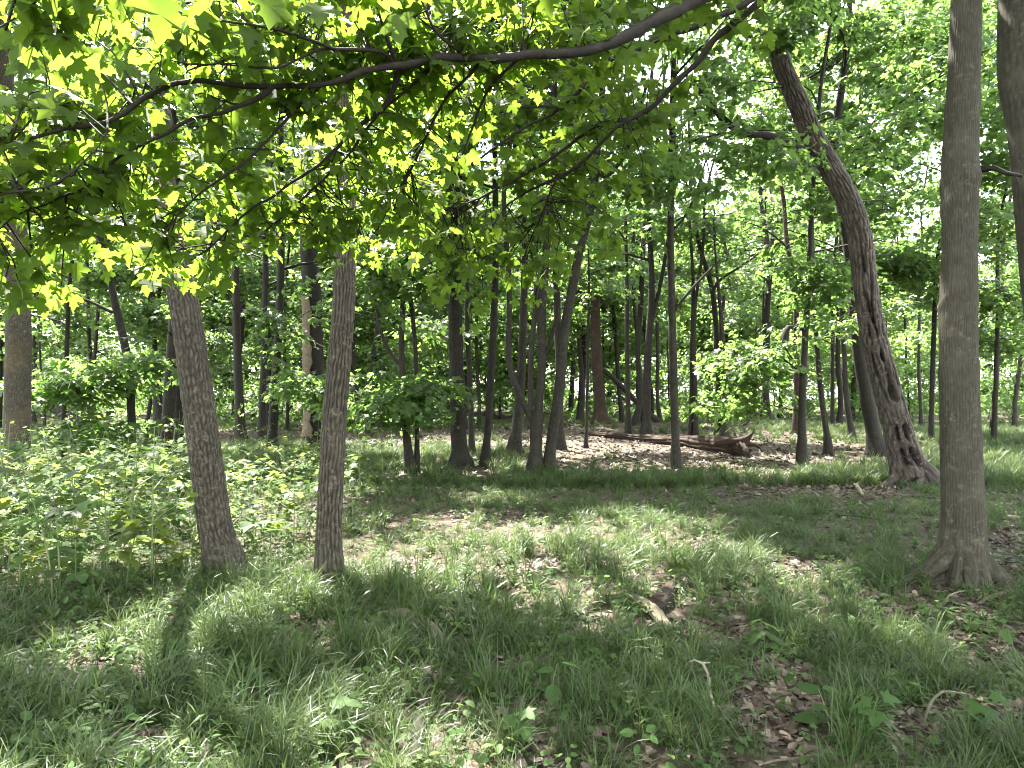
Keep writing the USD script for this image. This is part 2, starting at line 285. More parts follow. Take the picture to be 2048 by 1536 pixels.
# ------------------------------------------------------------------ where the canopy is open: sun falls through here
def patch(px, py, rx, ry):
    c = on_ground(px, py); e = on_ground(px + rx, py); g0 = on_ground(px, py - ry); g1 = on_ground(px, py + ry)
    return (c[0], c[1], abs(e[0] - c[0]), max(.25, abs(g0[1] - g1[1]) / 2))
PATCHES = [patch(*a) for a in [(790, 902, 190, 22), (1100, 1092, 190, 44), (900, 1150, 120, 26), (760, 1130, 60, 30), (290, 1060, 250, 75), (620, 1000, 110, 30), (220, 1345, 190, 36), (420, 1262, 140, 30),
    (1950, 925, 130, 40), (1190, 902, 60, 9), (1550, 957, 90, 8), (1440, 1095, 60, 10), (1590, 1135, 70, 12), (1420, 884, 60, 7), (420, 908, 190, 14), (150, 960, 130, 40), (1010, 1000, 80, 14), (1330, 1040, 130, 16), (560, 1100, 60, 40), (1650, 880, 100, 12)]]
PA = np.array(PATCHES)
LIT = []      # (point, radius): foliage that direct sun reaches
def open_to_sun(p, seed, keep=.12, rad=.6):
    """True where a leaf spray may stand; sprays that would shade an open patch or a sunlit bough are mostly missing"""
    p = np.asarray(p, float); r = rng_of(seed, 21); ok = np.ones(len(p), bool)
    q = p[:, :2] - SUN[:2] * (p[:, 2:3] / SUN[2])
    jit = r.normal(0, .14, (len(p), 2))
    dd = ((q[:, None, 0] + jit[:, None, 0] - PA[None, :, 0]) / (PA[None, :, 2] + .15 + rad)) ** 2 + ((q[:, None, 1] + jit[:, None, 1] - PA[None, :, 1]) / (PA[None, :, 3] + .15 + rad)) ** 2
    ok &= ~((dd.min(1) < 1.0) & (p[:, 2] > 2.2) & (r.random(len(p)) > keep))
    fl_ = fbm2(q[:, 0] * 2.0, q[:, 1] * 1.5, 97, 3); ok &= ~((fl_ > .62) & (q[:, 1] > 5.4) & (p[:, 2] > 2.2) & (r.random(len(p)) < .8))
    for c, c_r, kp in LIT:
        w = p - c; t = w @ SUN; dist = np.linalg.norm(w - t[:, None] * SUN, axis=1)
        ok &= ~((t > .8) & (dist < c_r + .6 * rad + r.normal(0, .15, len(p))) & (r.random(len(p)) > kp))
    return ok
LIT += [(at(150, 250, 2.6), 1.7, .03), (at(480, 300, 3.0), 1.6, .04), (at(750, 60, 2.8), 1.2, .1), (at(800, 330, 4.0), 1.2, .25), (at(120, 480, 2.7), 1.3, .05), (at(400, 30, 2.0), 1.2, .03),
        (at(1720, 70, 12.), 2.0, .15), (at(880, 655, 17.6), 1.1, .08), (at(1650, 640, 17.), 1.5, .35), (at(1720, 70, 19.), 2.4, .08), (at(1790, 640, 18.), 2.4, .08), (at(1500, 720, 17.5), 1.8, .08), (at(1300, 400, 24.), 2.6, .15), (at(1950, 600, 30.), 3.5, .15), (at(1450, 500, 30.), 3.5, .15), (at(800, 790, 15.), 1.3, .1), (at(740, 540, 15.), 1.2, .15), (at(250, 720, 16.), 1.6, .12), (at(1150, 650, 24.), 2.4, .2), (at(560, 640, 20.), 1.8, .15)]

# ------------------------------------------------------------------ the ground
def ground_mesh():
    ys = np.r_[np.arange(-14, 2, .8), np.arange(2, 14, .16), np.arange(14, 44, .45), np.geomspace(44, 300, 26)]
    xs = np.r_[-np.geomspace(200, 22, 20), np.arange(-21, 21.01, .3), np.geomspace(22, 200, 20)]
    X, Y = np.meshgrid(xs, ys); v = np.column_stack([X.ravel(), Y.ravel(), gz(X, Y).ravel()])
    n = len(xs); i, j = np.meshgrid(np.arange(len(ys) - 1), np.arange(n - 1), indexing='ij'); a = (i * n + j).ravel()
    return v, np.vstack([np.column_stack([a, a + 1, a + n + 1]), np.column_stack([a, a + n + 1, a + n])])
g = put('ground', ground_mesh(), M['ground']); tag(g.GetPrim(), 'brown leaf strewn forest floor under the trees', 'ground', kind='structure')

# ------------------------------------------------------------------ crowns
SPRAY = {}
def crown(parent, origin, pos, seed, fam, yaw=None, scale=(.8, 1.25), tilt=.22):
    pos = np.asarray(pos)
    if len(pos) == 0: return
    r = rng_of(seed, 31); n = len(pos)
    if fam not in SPRAY:
        SPRAY[fam] = {'mid': lambda: [('spray', spray('mid', 44, .62, .135, 100 + k), M['canopy_leaf']) for k in range(4)],
                      'far': lambda: [('spray', spray('mid', 70, .95, .165, 200 + k, .22), M['canopy_leaf']) for k in range(4)],
                      'distant': lambda: [('spray', spray('far', 100, 1.7, .27, 300 + k, .3), M['far_leaf']) for k in range(4)]}[fam]()
    R = rot_zxy(r.uniform(0, 6.283, n), r.normal(0, tilt, n), r.normal(0, tilt, n))
    pi, made = instancer('crown', parent, SPRAY[fam], pos, R, r.uniform(*scale, n), r.integers(0, 4, n), origin)
    SPRAY[fam] = made
    tag(pi.GetPrim(), kind='stuff')
def limb_path(a, az, length, rise, r, droop=.25):
    t = np.linspace(0, 1, 7); d = np.array([math.cos(az), math.sin(az), 0]); side = np.array([-d[1], d[0], 0])
    wob = r.normal(0, .06 * length); wob2 = r.normal(0, .05 * length)
    return a + d * (length * t)[:, None] + np.array([0, 0, 1.]) * (length * (rise * t - droop * t ** 2))[:, None] + side * (wob * np.sin(t * 3) + wob2 * np.sin(t * 7))[:, None]
def tree(name, label, stems, depth=None, H=17., crown_z=(5., 17.), crown_r=3.2, sprays=220, limbs=12, bark='bark_mid', fam='mid', seed=1, detail=None, sides=14, step=.22, flare=.5, flare_h=.22, lobes=5,
         group=None, keep=.03, low=(), blobs=(), leanY=0., category='tree', limb_parts=True, fine=None, arms=(), bare=None, cracks=(), rings=(), roots=()):
    """stems: list of pixel paths [(px, py, width px), ...] from the ground up, all in the plane y = depth; each is one trunk"""
    base = on_ground(stems[0][0][0], stems[0][0][1]) if depth is None else np.array([at(stems[0][0][0], stems[0][0][1], depth)[0], depth, 0.])
    if depth is not None: base[2] = float(gz(base[0], base[1]))
    Y = base[1]; t = thing(name, label, category, base, group); r = rng_of(seed, 1)
    P = []; sprays = int(sprays * (1.45 if fam != 'distant' else 1.25)); limbs = int(limbs * 1.2)
    for si, st in enumerate(stems):
        path = []
        for k, (px, py, w) in enumerate(st):
            q = at(px, py, Y + leanY * k); path.append([*q, max(.008, w / 2 / FPX * Y / math.hypot(1, (px - 1024) / FPX))])
        path = np.array(path)
        if si == 0 or path[0, 2] < .4:
            b0 = path[0].copy(); b0[2] = float(gz(b0[0], b0[1])) - .12
            if path[1, 2] - path[0, 2] > .3: path[0, 2] = b0[2] + .25
            path = np.vstack([b0, path])
        top = path[-1]; dirn = path[-1, :3] - path[-2, :3]; dirn /= np.linalg.norm(dirn); z = top[2]; ext = []; p = top[:3].copy(); Hs = H * r.uniform(.88, 1.06)
        r_top = top[3]
        while p[2] < Hs:
            dirn = dirn * .75 + np.array([r.normal(0, .10), r.normal(0, .10), .38]); dirn /= np.linalg.norm(dirn); p = p + dirn * 1.4
            ext.append([*p, max(.018, r_top * (1 - .93 * (p[2] - z) / max(Hs - z + 1.4, 1)))])
        if ext: path = np.vstack([path, ext])
        (m, rel, sp) = trunk(path, step, sides, seed * 7 + si, detail, flare if si == 0 or st[0][1] > 880 else 0., lobes, flare_h, fine=fine, cracks=cracks, rings=rings)
        put('trunk', m, M[bark], t, True, base, {'relief': rel} if detail else None); P.append(sp)
    if bare:                 # a side where the bark has fallen off: the bare wood shows, standing just clear of the dark bark
        (z0, z1), a0, half = bare; sp = P[0]; k_ = (sp[:, 2] > .15) & (sp[:, 2] < 4.6); q = sp[k_]; th = np.linspace(a0 + math.pi / 2 - half, a0 + math.pi / 2 + half, 11); rb = rng_of(seed, 44)
        V = []
        for row in q:
            e = 1 + .14 * np.sin(row[2] * 5.1) + .1 * np.sin(row[2] * 13.)
            V.append(np.column_stack([row[0] + np.sin(-(th - a0 - math.pi / 2) * e - 2.2 + math.pi / 2 * 0) * row[3] * 1.16, row[1] - np.abs(np.cos(-(th - a0 - math.pi / 2) * e - 2.2 + math.pi)) * row[3] * 1.16, np.full(11, row[2])]))
        V = np.vstack(V); i, j = np.meshgrid(np.arange(len(q) - 1), np.arange(10), indexing='ij'); a = (i * 11 + j).ravel()
        put('bare_wood', (V, np.vstack([np.column_stack([a, a + 1, a + 12]), np.column_stack([a, a + 12, a + 11])])), M['bare_wood'], t, True, base)
    for az, L, r0 in roots:  # root buttresses running out into the ground; az 0 points towards the viewer, positive to the right
        d_ = np.array([math.sin(az), -math.cos(az), 0]); side = np.array([d_[1], -d_[0], 0]); u = np.linspace(0, 1, 14); Rb = P[0][min(6, len(P[0]) - 1), 3]
        c_ = base + d_ * (Rb * .55 + L * u)[:, None] + side * (.07 * np.sin(u * 3.3 + az * 5))[:, None]; hgt = .30 * (1 - u) ** 2.6; c_[:, 2] = gz(c_[:, 0], c_[:, 1]) + hgt - .035 * u
        m_, rel_, _ = trunk(np.column_stack([c_, r0 * (1 - .72 * u)]), .015, 28, seed * 3 + int(az * 10) + 40, (.02, .09, .008, .6), 0., 3, .2, .07); put('root', m_, M[bark], t, True, base, {'relief': rel_})
    pos = []; lm = []
    for ar in arms:          # limbs the picture shows: pixel paths from the trunk outwards
        q = np.array([[*at(px, py, Y - .08 * k), max(.004, w / 2 / FPX * Y)] for k, (px, py, w) in enumerate(ar)]); sp_, _ = smooth_path(q, .12)
        put('limb', tube(sp_[:, :3], sp_[:, 3], 9), M[bark if not detail else 'bark_mid'], t, True, base)
    for k in range(limbs):
        sp = P[k % len(P)]; h = crown_z[0] + (crown_z[1] - crown_z[0]) * ((k + .5) / limbs) ** .9 + r.normal(0, .25)
        i = int(np.argmin(np.abs(sp[:, 2] - h))); a = sp[i, :3]; rel_h = (h - crown_z[0]) / max(crown_z[1] - crown_z[0], .1)
        prof = math.sin(math.pi * min(1, .28 + .66 * rel_h)) ** .7; L = crown_r * prof * r.uniform(.75, 1.2)
        lp = limb_path(a, k * 2.399 + seed + r.normal(0, .3), L, r.uniform(.25, .75), r, r.uniform(.1, .4))
        lm.append(tube(lp, np.linspace(max(.012, min(sp[i, 3] * .5, .02 + L * .009)), .006, 7), 5))
        ns = max(2, int(sprays / limbs)); u = r.uniform(.22, 1.05, ns) ** .8; ix = np.clip(u * 6, 0, 5.999).astype(int); fr = np.clip(u * 6 - ix, 0, 1.4)
        q = lp[ix] + (lp[ix + 1] - lp[ix]) * fr[:, None]; pos.append(q + r.normal(0, 1, (ns, 3)) * np.array([.16, .16, .09]) * crown_r)
        for _ in range(2):   # side shoots
            j = r.integers(2, 6); e = lp[j] + np.array([r.normal(0, .3 * L), r.normal(0, .3 * L), r.uniform(-.1, .35) * L * .5])
            lm.append(tube(np.array([lp[j], (lp[j] + e) / 2 + [0, 0, .05 * L], e]), [.011, .008, .004], 4, False))
    for bl in blobs:         # foliage hanging low, at a place seen in the picture: px, py, rx, ry, depth offset, count
        px, py, rx, ry, dy, n = bl; c = at(px, py, Y + dy); a = rng_of(seed, int(px), 4); sx, sz = rx / FPX * (Y + dy), ry / FPX * (Y + dy)
        q = c + a.normal(0, .5, (n, 3)) * np.array([sx, min(sx, .8) + .15, sz]); pos.append(q)
        sp = P[int(np.argmin([np.abs(s[:, :3] - c).sum(1).min() for s in P]))]
        i = int(np.argmin(np.linalg.norm(sp[:, :3] - (c + [0, 0, -.5 * sz]), axis=1))); s0 = sp[i, :3]
        for e in q[:max(2, n // 5)]:
            lm.append(tube(np.array([s0, s0 * .45 + e * .55 + [0, 0, .12], e]), [.016, .011, .005], 4, False))
    if lm:
        if limb_parts and len(lm) <= 120:
            big = [m for i, m in enumerate(lm) if i % 3 == 0][:limbs]
            for m in big: put('limb', m, M['twig' if bark == 'bark_dark' else bark if bark in ('bark_mid', 'bark_grey') else 'bark_mid'], t, True, base)
            rest = [m for i, m in enumerate(lm) if not (i % 3 == 0)]
            if rest: tag(put('twigs', join(rest), M['bark_mid'], t, True, base).GetPrim(), kind='stuff')
        else:
            tag(put('limbs', join(lm), M['bark_mid'], t, True, base).GetPrim(), kind='stuff')
    if pos:
        pos = np.vstack(pos); pos = pos[open_to_sun(pos, seed, keep, {'mid': .28, 'far': .8, 'distant': 1.4}[fam])]
        crown(t, base, pos, seed, fam)
    return t, P

# ------------------------------------------------------------------ trees seen one by one, near ones first
tree('ash_tree', 'leaning tree with tightly netted grey bark, left of the straight ridged trunk in the foreground',
     [[(449, 1146, 80), (438, 1080, 72), (424, 1000, 67), (396, 800, 66), (366, 600, 62), (346, 500, 52), (333, 400, 46), (324, 250, 40), (318, 60, 36)]], H=17, crown_z=(5.6, 17), crown_r=4.6, sprays=520, limbs=18, bark='bark_ridged', seed=11,
     detail=(.026, .085, .016, .45), sides=150, step=.016, fine=6., flare=.4, flare_h=.16, lobes=6)
tree('ash_tree', 'nearest straight trunk with rough vertical ridged bark in the left foreground',
     [[(658, 1168, 60), (657, 1090, 53), (660, 1000, 51), (671, 800, 48), (687, 600, 43), (690, 480, 40), (692, 400, 38), (696, 200, 36), (708, 40, 33)]], H=16, crown_z=(5.6, 16), crown_r=4.4, sprays=480, limbs=17, bark='bark_ridged', seed=12,
     detail=(.024, .12, .021, .6), sides=140, step=.016, fine=6., flare=.42, flare_h=.13, lobes=5)
tree('maple_tree', 'stout grey-brown trunk with a root-flared foot at the right of the grass',
     [[(1922, 1166, 96), (1925, 1090, 87), (1924, 950, 86), (1919, 780, 82), (1918, 620, 80), (1921, 480, 76), (1921, 345, 80), (1925, 200, 72), (1930, 60, 68), (1934, -60, 66)]], H=18, crown_z=(6.4, 18), crown_r=4.6, sprays=480, limbs=18, bark='bark_smooth', seed=13,
     detail=(.018, .14, .0065, .5), sides=190, step=.018, fine=6., flare=1.0, flare_h=.24, lobes=7, rings=((3.62, .022, .07), (3.4, .012, .05), (2.55, .012, .05), (1.95, .012, .06), (4.3, .014, .06), (1.3, .008, .05)),
     roots=[(-1.35, .62, .085), (-.55, .42, .075), (.05, .38, .06), (.62, .40, .07), (1.3, .55, .085), (2.2, .45, .07), (3.3, .5, .08), (4.1, .45, .07)], arms=[[(1955, 340, 16), (1985, 335, 11), (2010, 345, 9), (2045, 352, 6)]])
tree('crooked_tree', 'crooked leaning tree with torn weathered bark and dark splits, right of the fallen log',
     [[(1826, 972, 92), (1815, 930, 76), (1800, 880, 64), (1766, 750, 58), (1741, 640, 54), (1728, 540, 50), (1722, 480, 50), (1692, 390, 47), (1634, 290, 45), (1594, 200, 41), (1560, 120, 36), (1552, 60, 34), (1578, -20, 30)]], H=15, crown_z=(7.5, 15), crown_r=3.6,
     sprays=170, limbs=10, bark='bark_dead', seed=14, blobs=[(1500, 330, 90, 30, -1., 12), (1575, 30, 50, 50, -.8, 12), (1450, 190, 30, 40, -.6, 6)], roots=[(-1.2, .75, .10), (-.3, .5, .08), (.5, .55, .09), (1.2, .9, .12), (2.4, .6, .1)], detail=(.055, .26, .034, .4), cracks=((-.35, .5, 4.6, .11, .09), (.1, .0, 2.6, .15, .10), (-.7, 1.5, 3.8, .09, .06), (-.05, 2.2, 4.4, .07, .07), (-.3, -.2, 1.1, .2, .12), (.5, .8, 3.2, .08, .05)), sides=130, step=.03, fine=11., flare=.35, flare_h=.35, lobes=5,
     arms=[[(1625, 300, 19), (1585, 292, 16), (1545, 274, 17), (1490, 266, 13), (1455, 246, 15), (1427, 216, 12), (1402, 187, 9), (1386, 158, 6)]])
tree('oak_tree', 'broad grey trunk with an orange lichen tinge at the far left edge',
     [[(38, 985, 64), (37, 900, 60), (36, 780, 56), (37, 680, 54), (34, 560, 50), (28, 420, 48), (14, 250, 44), (4, 80, 40)]], H=18, crown_z=(6, 18), crown_r=5., sprays=560, limbs=18, bark='bark_lichen', seed=15,
     detail=(.03, .07, .011, .4), sides=110, step=.03, fine=8., flare=.25, lobes=5)
tree('beech_tree', 'smooth pale grey trunk cut off by the right edge of the picture',
     [[(2150, 1140, 130), (2132, 1000, 116), (2118, 800, 110), (2098, 600, 108), (2082, 430, 108), (2072, 310, 108), (2062, 225, 108), (2052, 160, 114), (2049, 60, 112), (2048, -40, 110)]], H=18, crown_z=(7, 18), crown_r=4.4, sprays=420, limbs=16, bark='bark_smooth', seed=16,
     detail=(.05, .12, .004), sides=90, step=.03, fine=6., flare=.5, lobes=6)

tree('forest_tree', 'dark straight double-footed trunk on the sunlit grass, middle of the clearing',
     [[(921, 935, 42), (919, 900, 31), (915, 800, 29), (911, 650, 27), (909, 500, 25), (906, 330, 23)]], H=18, crown_z=(5.5, 18), crown_r=3.6, sprays=230, limbs=14, bark='bark_dark', seed=21, detail=(.05, .3, .02), sides=64, step=.05, fine=7., flare=.4, flare_h=.3, lobes=4)
tree('forked_tree', 'twin-trunked tree whose left trunk forks into a wide V, centre of the clearing',
     [[(1070, 948, 34), (1071, 900, 25), (1073, 850, 26), (1078, 800, 18), (1084, 720, 17), (1083, 640, 18), (1090, 540, 16), (1098, 440, 14), (1108, 340, 12)],
      [(1072, 845, 15), (1060, 832, 14), (1042, 795, 12), (1025, 755, 12), (1017, 700, 12), (1019, 620, 10), (1014, 500, 10), (1008, 380, 9)],
      [(1098, 946, 27), (1101, 900, 22), (1108, 850, 21), (1120, 765, 20), (1129, 660, 18), (1142, 590, 18), (1160, 500, 17), (1185, 400, 15), (1192, 330, 14), (1198, 270, 13), (1205, 180, 12)]],
     H=14, crown_z=(4.2, 14), crown_r=3.4, sprays=250, limbs=15, bark='bark_grey', seed=22, detail=(.06, .16, .012), sides=48, step=.05, fine=8., flare=.35, lobes=4,
     arms=[[(1196, 345, 10), (1212, 352, 9), (1240, 325, 8), (1262, 280, 8), (1280, 220, 7), (1296, 160, 6)], [(1090, 715, 8), (1106, 665, 8), (1118, 610, 6)]])
tree('sapling', 'slim grey sapling beside a thinner stem, blue-green leaves hanging low on it',
     [[(820, 946, 22), (816, 900, 17), (811, 850, 15), (805, 760, 13), (803, 690, 12), (806, 600, 11), (804, 480, 9)]], H=9.5, crown_z=(3.4, 9.5), crown_r=2.2, sprays=110, limbs=10, bark='bark_grey', seed=23, flare=.35,
     blobs=[(800, 795, 100, 50, -.7, 46), (775, 560, 95, 70, -.7, 50), (720, 520, 60, 50, -.4, 20)], arms=[[(801, 728, 9), (785, 712, 8), (768, 680, 7), (757, 640, 7), (752, 600, 5)]])
tree('sapling', 'thin dark upright stem close beside the slim grey sapling',
     [[(834, 946, 13), (834, 850, 9), (832, 740, 9), (828, 660, 9), (820, 590, 9), (812, 480, 7)]], H=9, crown_z=(3.6, 9), crown_r=1.8, sprays=70, limbs=8, bark='bark_dark', seed=24, flare=.3)
tree('forest_tree', 'thin grey trunk just right of the dark straight trunk, standing in sunlit grass',
     [[(944, 922, 16), (943, 880, 12), (941, 800, 11), (937, 700, 11), (934, 600, 10), (931, 450, 9)]], H=13, crown_z=(5, 13), crown_r=2.4, sprays=110, limbs=9, bark='bark_grey', seed=25, blobs=[(872, 655, 60, 34, 0., 26)])
tree('forest_tree', 'slightly curved dark trunk left of the twin-trunked tree',
     [[(971, 932, 22), (974, 880, 15), (979, 800, 15), (985, 690, 15), (990, 560, 13), (991, 430, 12), (990, 300, 11)]], H=15, crown_z=(5, 15), crown_r=2.8, sprays=170, limbs=11, bark='bark_dark', seed=26)
tree('forest_tree', 'pale-footed trunk standing right behind the twin-trunked tree',
     [[(1029, 912, 30), (1032, 870, 22), (1040, 790, 18), (1046, 660, 16), (1049, 540, 14), (1046, 400, 12)]], H=17, crown_z=(5.5, 17), crown_r=3.2, sprays=180, limbs=11, bark='bark_grey', seed=27)
tree('forest_tree', 'grey trunk at the brown leaf edge, between the twin-trunked tree and the fallen log',
     [[(1120, 899, 22), (1119, 860, 16), (1119, 760, 15), (1115, 640, 14), (1110, 500, 12)]], H=17, crown_z=(5.5, 17), crown_r=3., sprays=170, limbs=11, bark='bark_grey', seed=28)
tree('forest_tree', 'tall straight grey trunk in front of the fallen log',
     [[(1352, 938, 24), (1351, 880, 17), (1348, 780, 17), (1344, 640, 16), (1341, 500, 14), (1343, 350, 13), (1346, 180, 12)]], H=17, crown_z=(5.5, 17), crown_r=3., sprays=170, limbs=12, bark='bark_grey', seed=29,
     arms=[[(1344, 630, 7), (1365, 600, 6), (1400, 560, 5), (1440, 520, 4)], [(1345, 460, 6), (1372, 430, 5), (1400, 360, 4), (1420, 300, 3)]])
tree('sapling', 'straight slim trunk right of the fallen log with a veil of leaves on its left',
     [[(1604, 928, 23), (1604, 860, 17), (1606, 760, 15), (1612, 640, 14), (1620, 520, 13), (1624, 400, 11)]], H=13, crown_z=(4.6, 13), crown_r=2.8, sprays=140, limbs=11, bark='bark_grey', seed=30, arms=[[(1610, 652, 8), (1592, 657, 7), (1578, 654, 10), (1570, 672, 15), (1572, 692, 9), (1575, 702, 4)]],
     blobs=[(1500, 720, 110, 60, .4, 42), (1480, 800, 60, 40, .6, 14), (1640, 560, 120, 60, -.5, 36)])
tree('forest_tree', 'small leaning trunk behind the straight slim trunk, right of the fallen log',
     [[(1657, 911, 20), (1652, 860, 13), (1641, 780, 12), (1633, 680, 11), (1627, 580, 10), (1624, 460, 9)]], H=12, crown_z=(4.8, 12), crown_r=2.4, sprays=120, limbs=10, bark='bark_mid', seed=31,
     blobs=[(1790, 640, 110, 60, -1., 46), (1700, 660, 70, 40, -.5, 18), (1720, 75, 130, 70, 0., 60)])
tree('forest_tree', 'thick dark leaning trunk left of the crooked torn-bark tree',
     [[(1754, 911, 46), (1748, 870, 33), (1733, 790, 30), (1717, 700, 27), (1706, 600, 24), (1690, 460, 20)]], H=17, crown_z=(5.5, 17), crown_r=3.6, sprays=200, limbs=12, bark='bark_dark', seed=32, flare=.45)
tree('forest_tree', 'black slender leaning trunk rising from the shrubs at left',
     [[(268, 945, 24), (265, 880, 17), (262, 800, 17), (252, 700, 18), (238, 640, 18), (222, 570, 15), (206, 500, 13), (190, 400, 12)]], H=14, crown_z=(4.5, 14), crown_r=3., sprays=160, limbs=11, bark='bark_dark', seed=33,
     blobs=[(230, 720, 130, 50, -.6, 52), (140, 770, 60, 45, -.8, 22), (220, 860, 90, 25, -.6, 16)], arms=[[(226, 625, 7), (195, 610, 6), (150, 595, 5), (100, 604, 4), (60, 610, 3)]])
tree('forest_tree', 'left trunk of a close grey pair behind the netted-bark leaning tree',
     [[(331, 922, 32), (334, 870, 26), (340, 780, 25), (346, 690, 24), (351, 600, 22), (352, 460, 20)]], H=17, crown_z=(5.5, 17), crown_r=3.4, sprays=190, limbs=12, bark='bark_grey', seed=34, blobs=[(330, 640, 60, 50, -.8, 26)])
tree('forest_tree', 'right trunk of a close pair, darker and partly behind the netted-bark leaning tree',
     [[(357, 914, 26), (357, 860, 21), (358, 760, 20), (359, 640, 18), (358, 480, 16)]], H=17, crown_z=(5.5, 17), crown_r=3., sprays=150, limbs=10, bark='bark_dark', seed=35)
tree('forest_tree', 'straight grey trunk between the two foreground trunks, near the dark brush heap',
     [[(482, 889, 28), (481, 850, 21), (477, 760, 18), (473, 660, 17), (472, 590, 16), (470, 460, 14)]], H=17, crown_z=(5, 17), crown_r=3.2, sprays=170, limbs=11, bark='bark_mid', seed=36, blobs=[(500, 590, 90, 70, -1., 34)])
tree('forest_tree', 'left one of two dark trunks side by side between the foreground trunks',
     [[(523, 886, 22), (524, 840, 17), (527, 760, 15), (530, 660, 14), (531, 520, 12)]], H=15, crown_z=(4.5, 15), crown_r=2.8, sprays=150, limbs=10, bark='bark_dark', seed=37)
tree('forest_tree', 'right one of two dark trunks side by side between the foreground trunks',
     [[(543, 906, 25), (545, 860, 20), (550, 780, 19), (556, 690, 17), (560, 600, 16), (563, 460, 13)]], H=16, crown_z=(4.5, 16), crown_r=3., sprays=170, limbs=11, bark='bark_dark', seed=38, blobs=[(590, 640, 70, 60, -.8, 30), (570, 760, 60, 40, -.6, 18)])
tree('forest_tree', 'thick dark trunk with a pale barkless side, just left of the straight ridged trunk',
     [[(628, 893, 48), (629, 860, 42), (629, 780, 40), (627, 690, 39), (624, 580, 37), (620, 450, 34)]], H=19, crown_z=(6, 19), crown_r=4., sprays=220, limbs=13, bark='bark_dark', seed=39, bare=((1.5, 4.2), 2.2, .95), blobs=[(655, 770, 50, 45, -1., 18)])
tree('forest_tree', 'thick dark red-brown trunk on the leafy rise beyond the twin-trunked tree',
     [[(1201, 853, 34), (1200, 820, 24), (1196, 750, 22), (1191, 660, 20), (1188, 560, 18)]], depth=30., H=20, crown_z=(4.5, 20), crown_r=4., sprays=190, limbs=13, bark='bark_red', seed=40, fam='far')
tree('forest_tree', 'dark trunk dividing high into a narrow fork, behind the fallen log',
     [[(1292, 872, 24), (1293, 840, 17), (1294, 760, 16), (1299, 660, 14), (1303, 600, 13), (1300, 480, 11), (1296, 380, 10)],
      [(1301, 655, 9), (1316, 590, 8), (1330, 520, 8), (1342, 430, 7), (1350, 330, 6)]], H=17, crown_z=(5.5, 17), crown_r=3.2, sprays=150, limbs=11, bark='bark_dark', seed=41, fam='far')
tree('forest_tree', 'thin pale-brown pole trunk left of the high-forked dark trunk',
     [[(1257, 868, 13), (1256, 800, 9), (1254, 660, 9), (1253, 540, 8), (1252, 420, 7)]], H=15, crown_z=(6, 15), crown_r=2.2, sprays=70, limbs=8, bark='bark_grey', seed=42, fam='far')
tree('sapling', 'very thin pale sapling on the brown leaves left of the fallen log',
     [[(1172, 896, 9), (1173, 850, 6), (1175, 760, 6), (1176, 660, 5), (1178, 560, 4)]], H=7, crown_z=(3.4, 7), crown_r=1.4, sprays=30, limbs=6, bark='bark_grey', seed=43)
tree('forest_tree', 'curving dark trunk behind the brush heap at the end of the fallen log',
     [[(1436, 871, 16), (1437, 830, 12), (1434, 720, 11), (1430, 630, 11), (1420, 560, 10), (1404, 510, 9), (1390, 440, 8)]], H=14, crown_z=(6.5, 14), crown_r=2.6, sprays=70, limbs=9, bark='bark_dark', seed=44, fam='far',
     arms=[[(1428, 590, 6), (1440, 560, 6), (1462, 545, 5), (1500, 520, 4), (1540, 490, 3)]])
tree('forest_tree', 'pale dead snag trunk beside the curving dark trunk, near the brush heap',
     [[(1449, 872, 18), (1449, 830, 12), (1447, 760, 11), (1445, 690, 10)]], H=6.2, crown_z=(5, 6), crown_r=1., sprays=4, limbs=3, bark='bark_grey', seed=45, fam='far')
tree('forest_tree', 'left stem of two thin dark trunks between the straight grey trunk and the brush heap',
     [[(1382, 873, 11), (1383, 800, 9), (1384, 690, 8), (1386, 560, 7)]], H=14, crown_z=(6, 14), crown_r=2.2, sprays=70, limbs=8, bark='bark_dark', seed=46, fam='far')
tree('forest_tree', 'right stem of two thin dark trunks between the straight grey trunk and the brush heap',
     [[(1391, 874, 11), (1391, 800, 8), (1388, 700, 8), (1394, 580, 7)]], H=13, crown_z=(6, 13), crown_r=2.2, sprays=60, limbs=8, bark='bark_dark', seed=47, fam='far')
tree('forest_tree', 'leaning dark trunk in the bright far grass, left of the thick dark leaning trunk',
     [[(1703, 880, 18), (1700, 850, 13), (1692, 790, 12), (1688, 700, 10), (1684, 600, 9)]], H=14, crown_z=(3.5, 14), crown_r=3., sprays=110, limbs=10, bark='bark_mid', seed=48, fam='far')
tree('forest_tree', 'reddish trunk half hidden behind the straight slim trunk',
     [[(1592, 868, 20), (1593, 830, 15), (1594, 760, 14), (1592, 660, 12), (1590, 560, 11)]], H=16, crown_z=(4., 16), crown_r=3., sprays=120, limbs=10, bark='bark_red', seed=49, fam='far')
tree('forest_tree', 'dark trunk seen between the crooked tree and the stout right trunk',
     [[(1862, 882, 14), (1863, 820, 11), (1866, 720, 11), (1870, 600, 10)]], H=15, crown_z=(3.5, 15), crown_r=3., sprays=120, limbs=10, bark='bark_dark', seed=50, fam='far')
tree('forest_tree', 'dark trunk at the bright grass just right of the stout right trunk',
     [[(1988, 884, 14), (1990, 820, 11), (1993, 720, 10), (1996, 600, 9)]], H=15, crown_z=(3.2, 15), crown_r=3., sprays=130, limbs=10, bark='bark_mid', seed=51, fam='far')
tree('forest_tree', 'slender grey trunk in the shrubs between the lichen trunk and the black leaning trunk',
     [[(128, 928, 17), (127, 880, 13), (129, 800, 11), (134, 690, 10), (140, 560, 9)]], H=11, crown_z=(3., 11), crown_r=2.4, sprays=110, limbs=10, bark='bark_mid', seed=52)
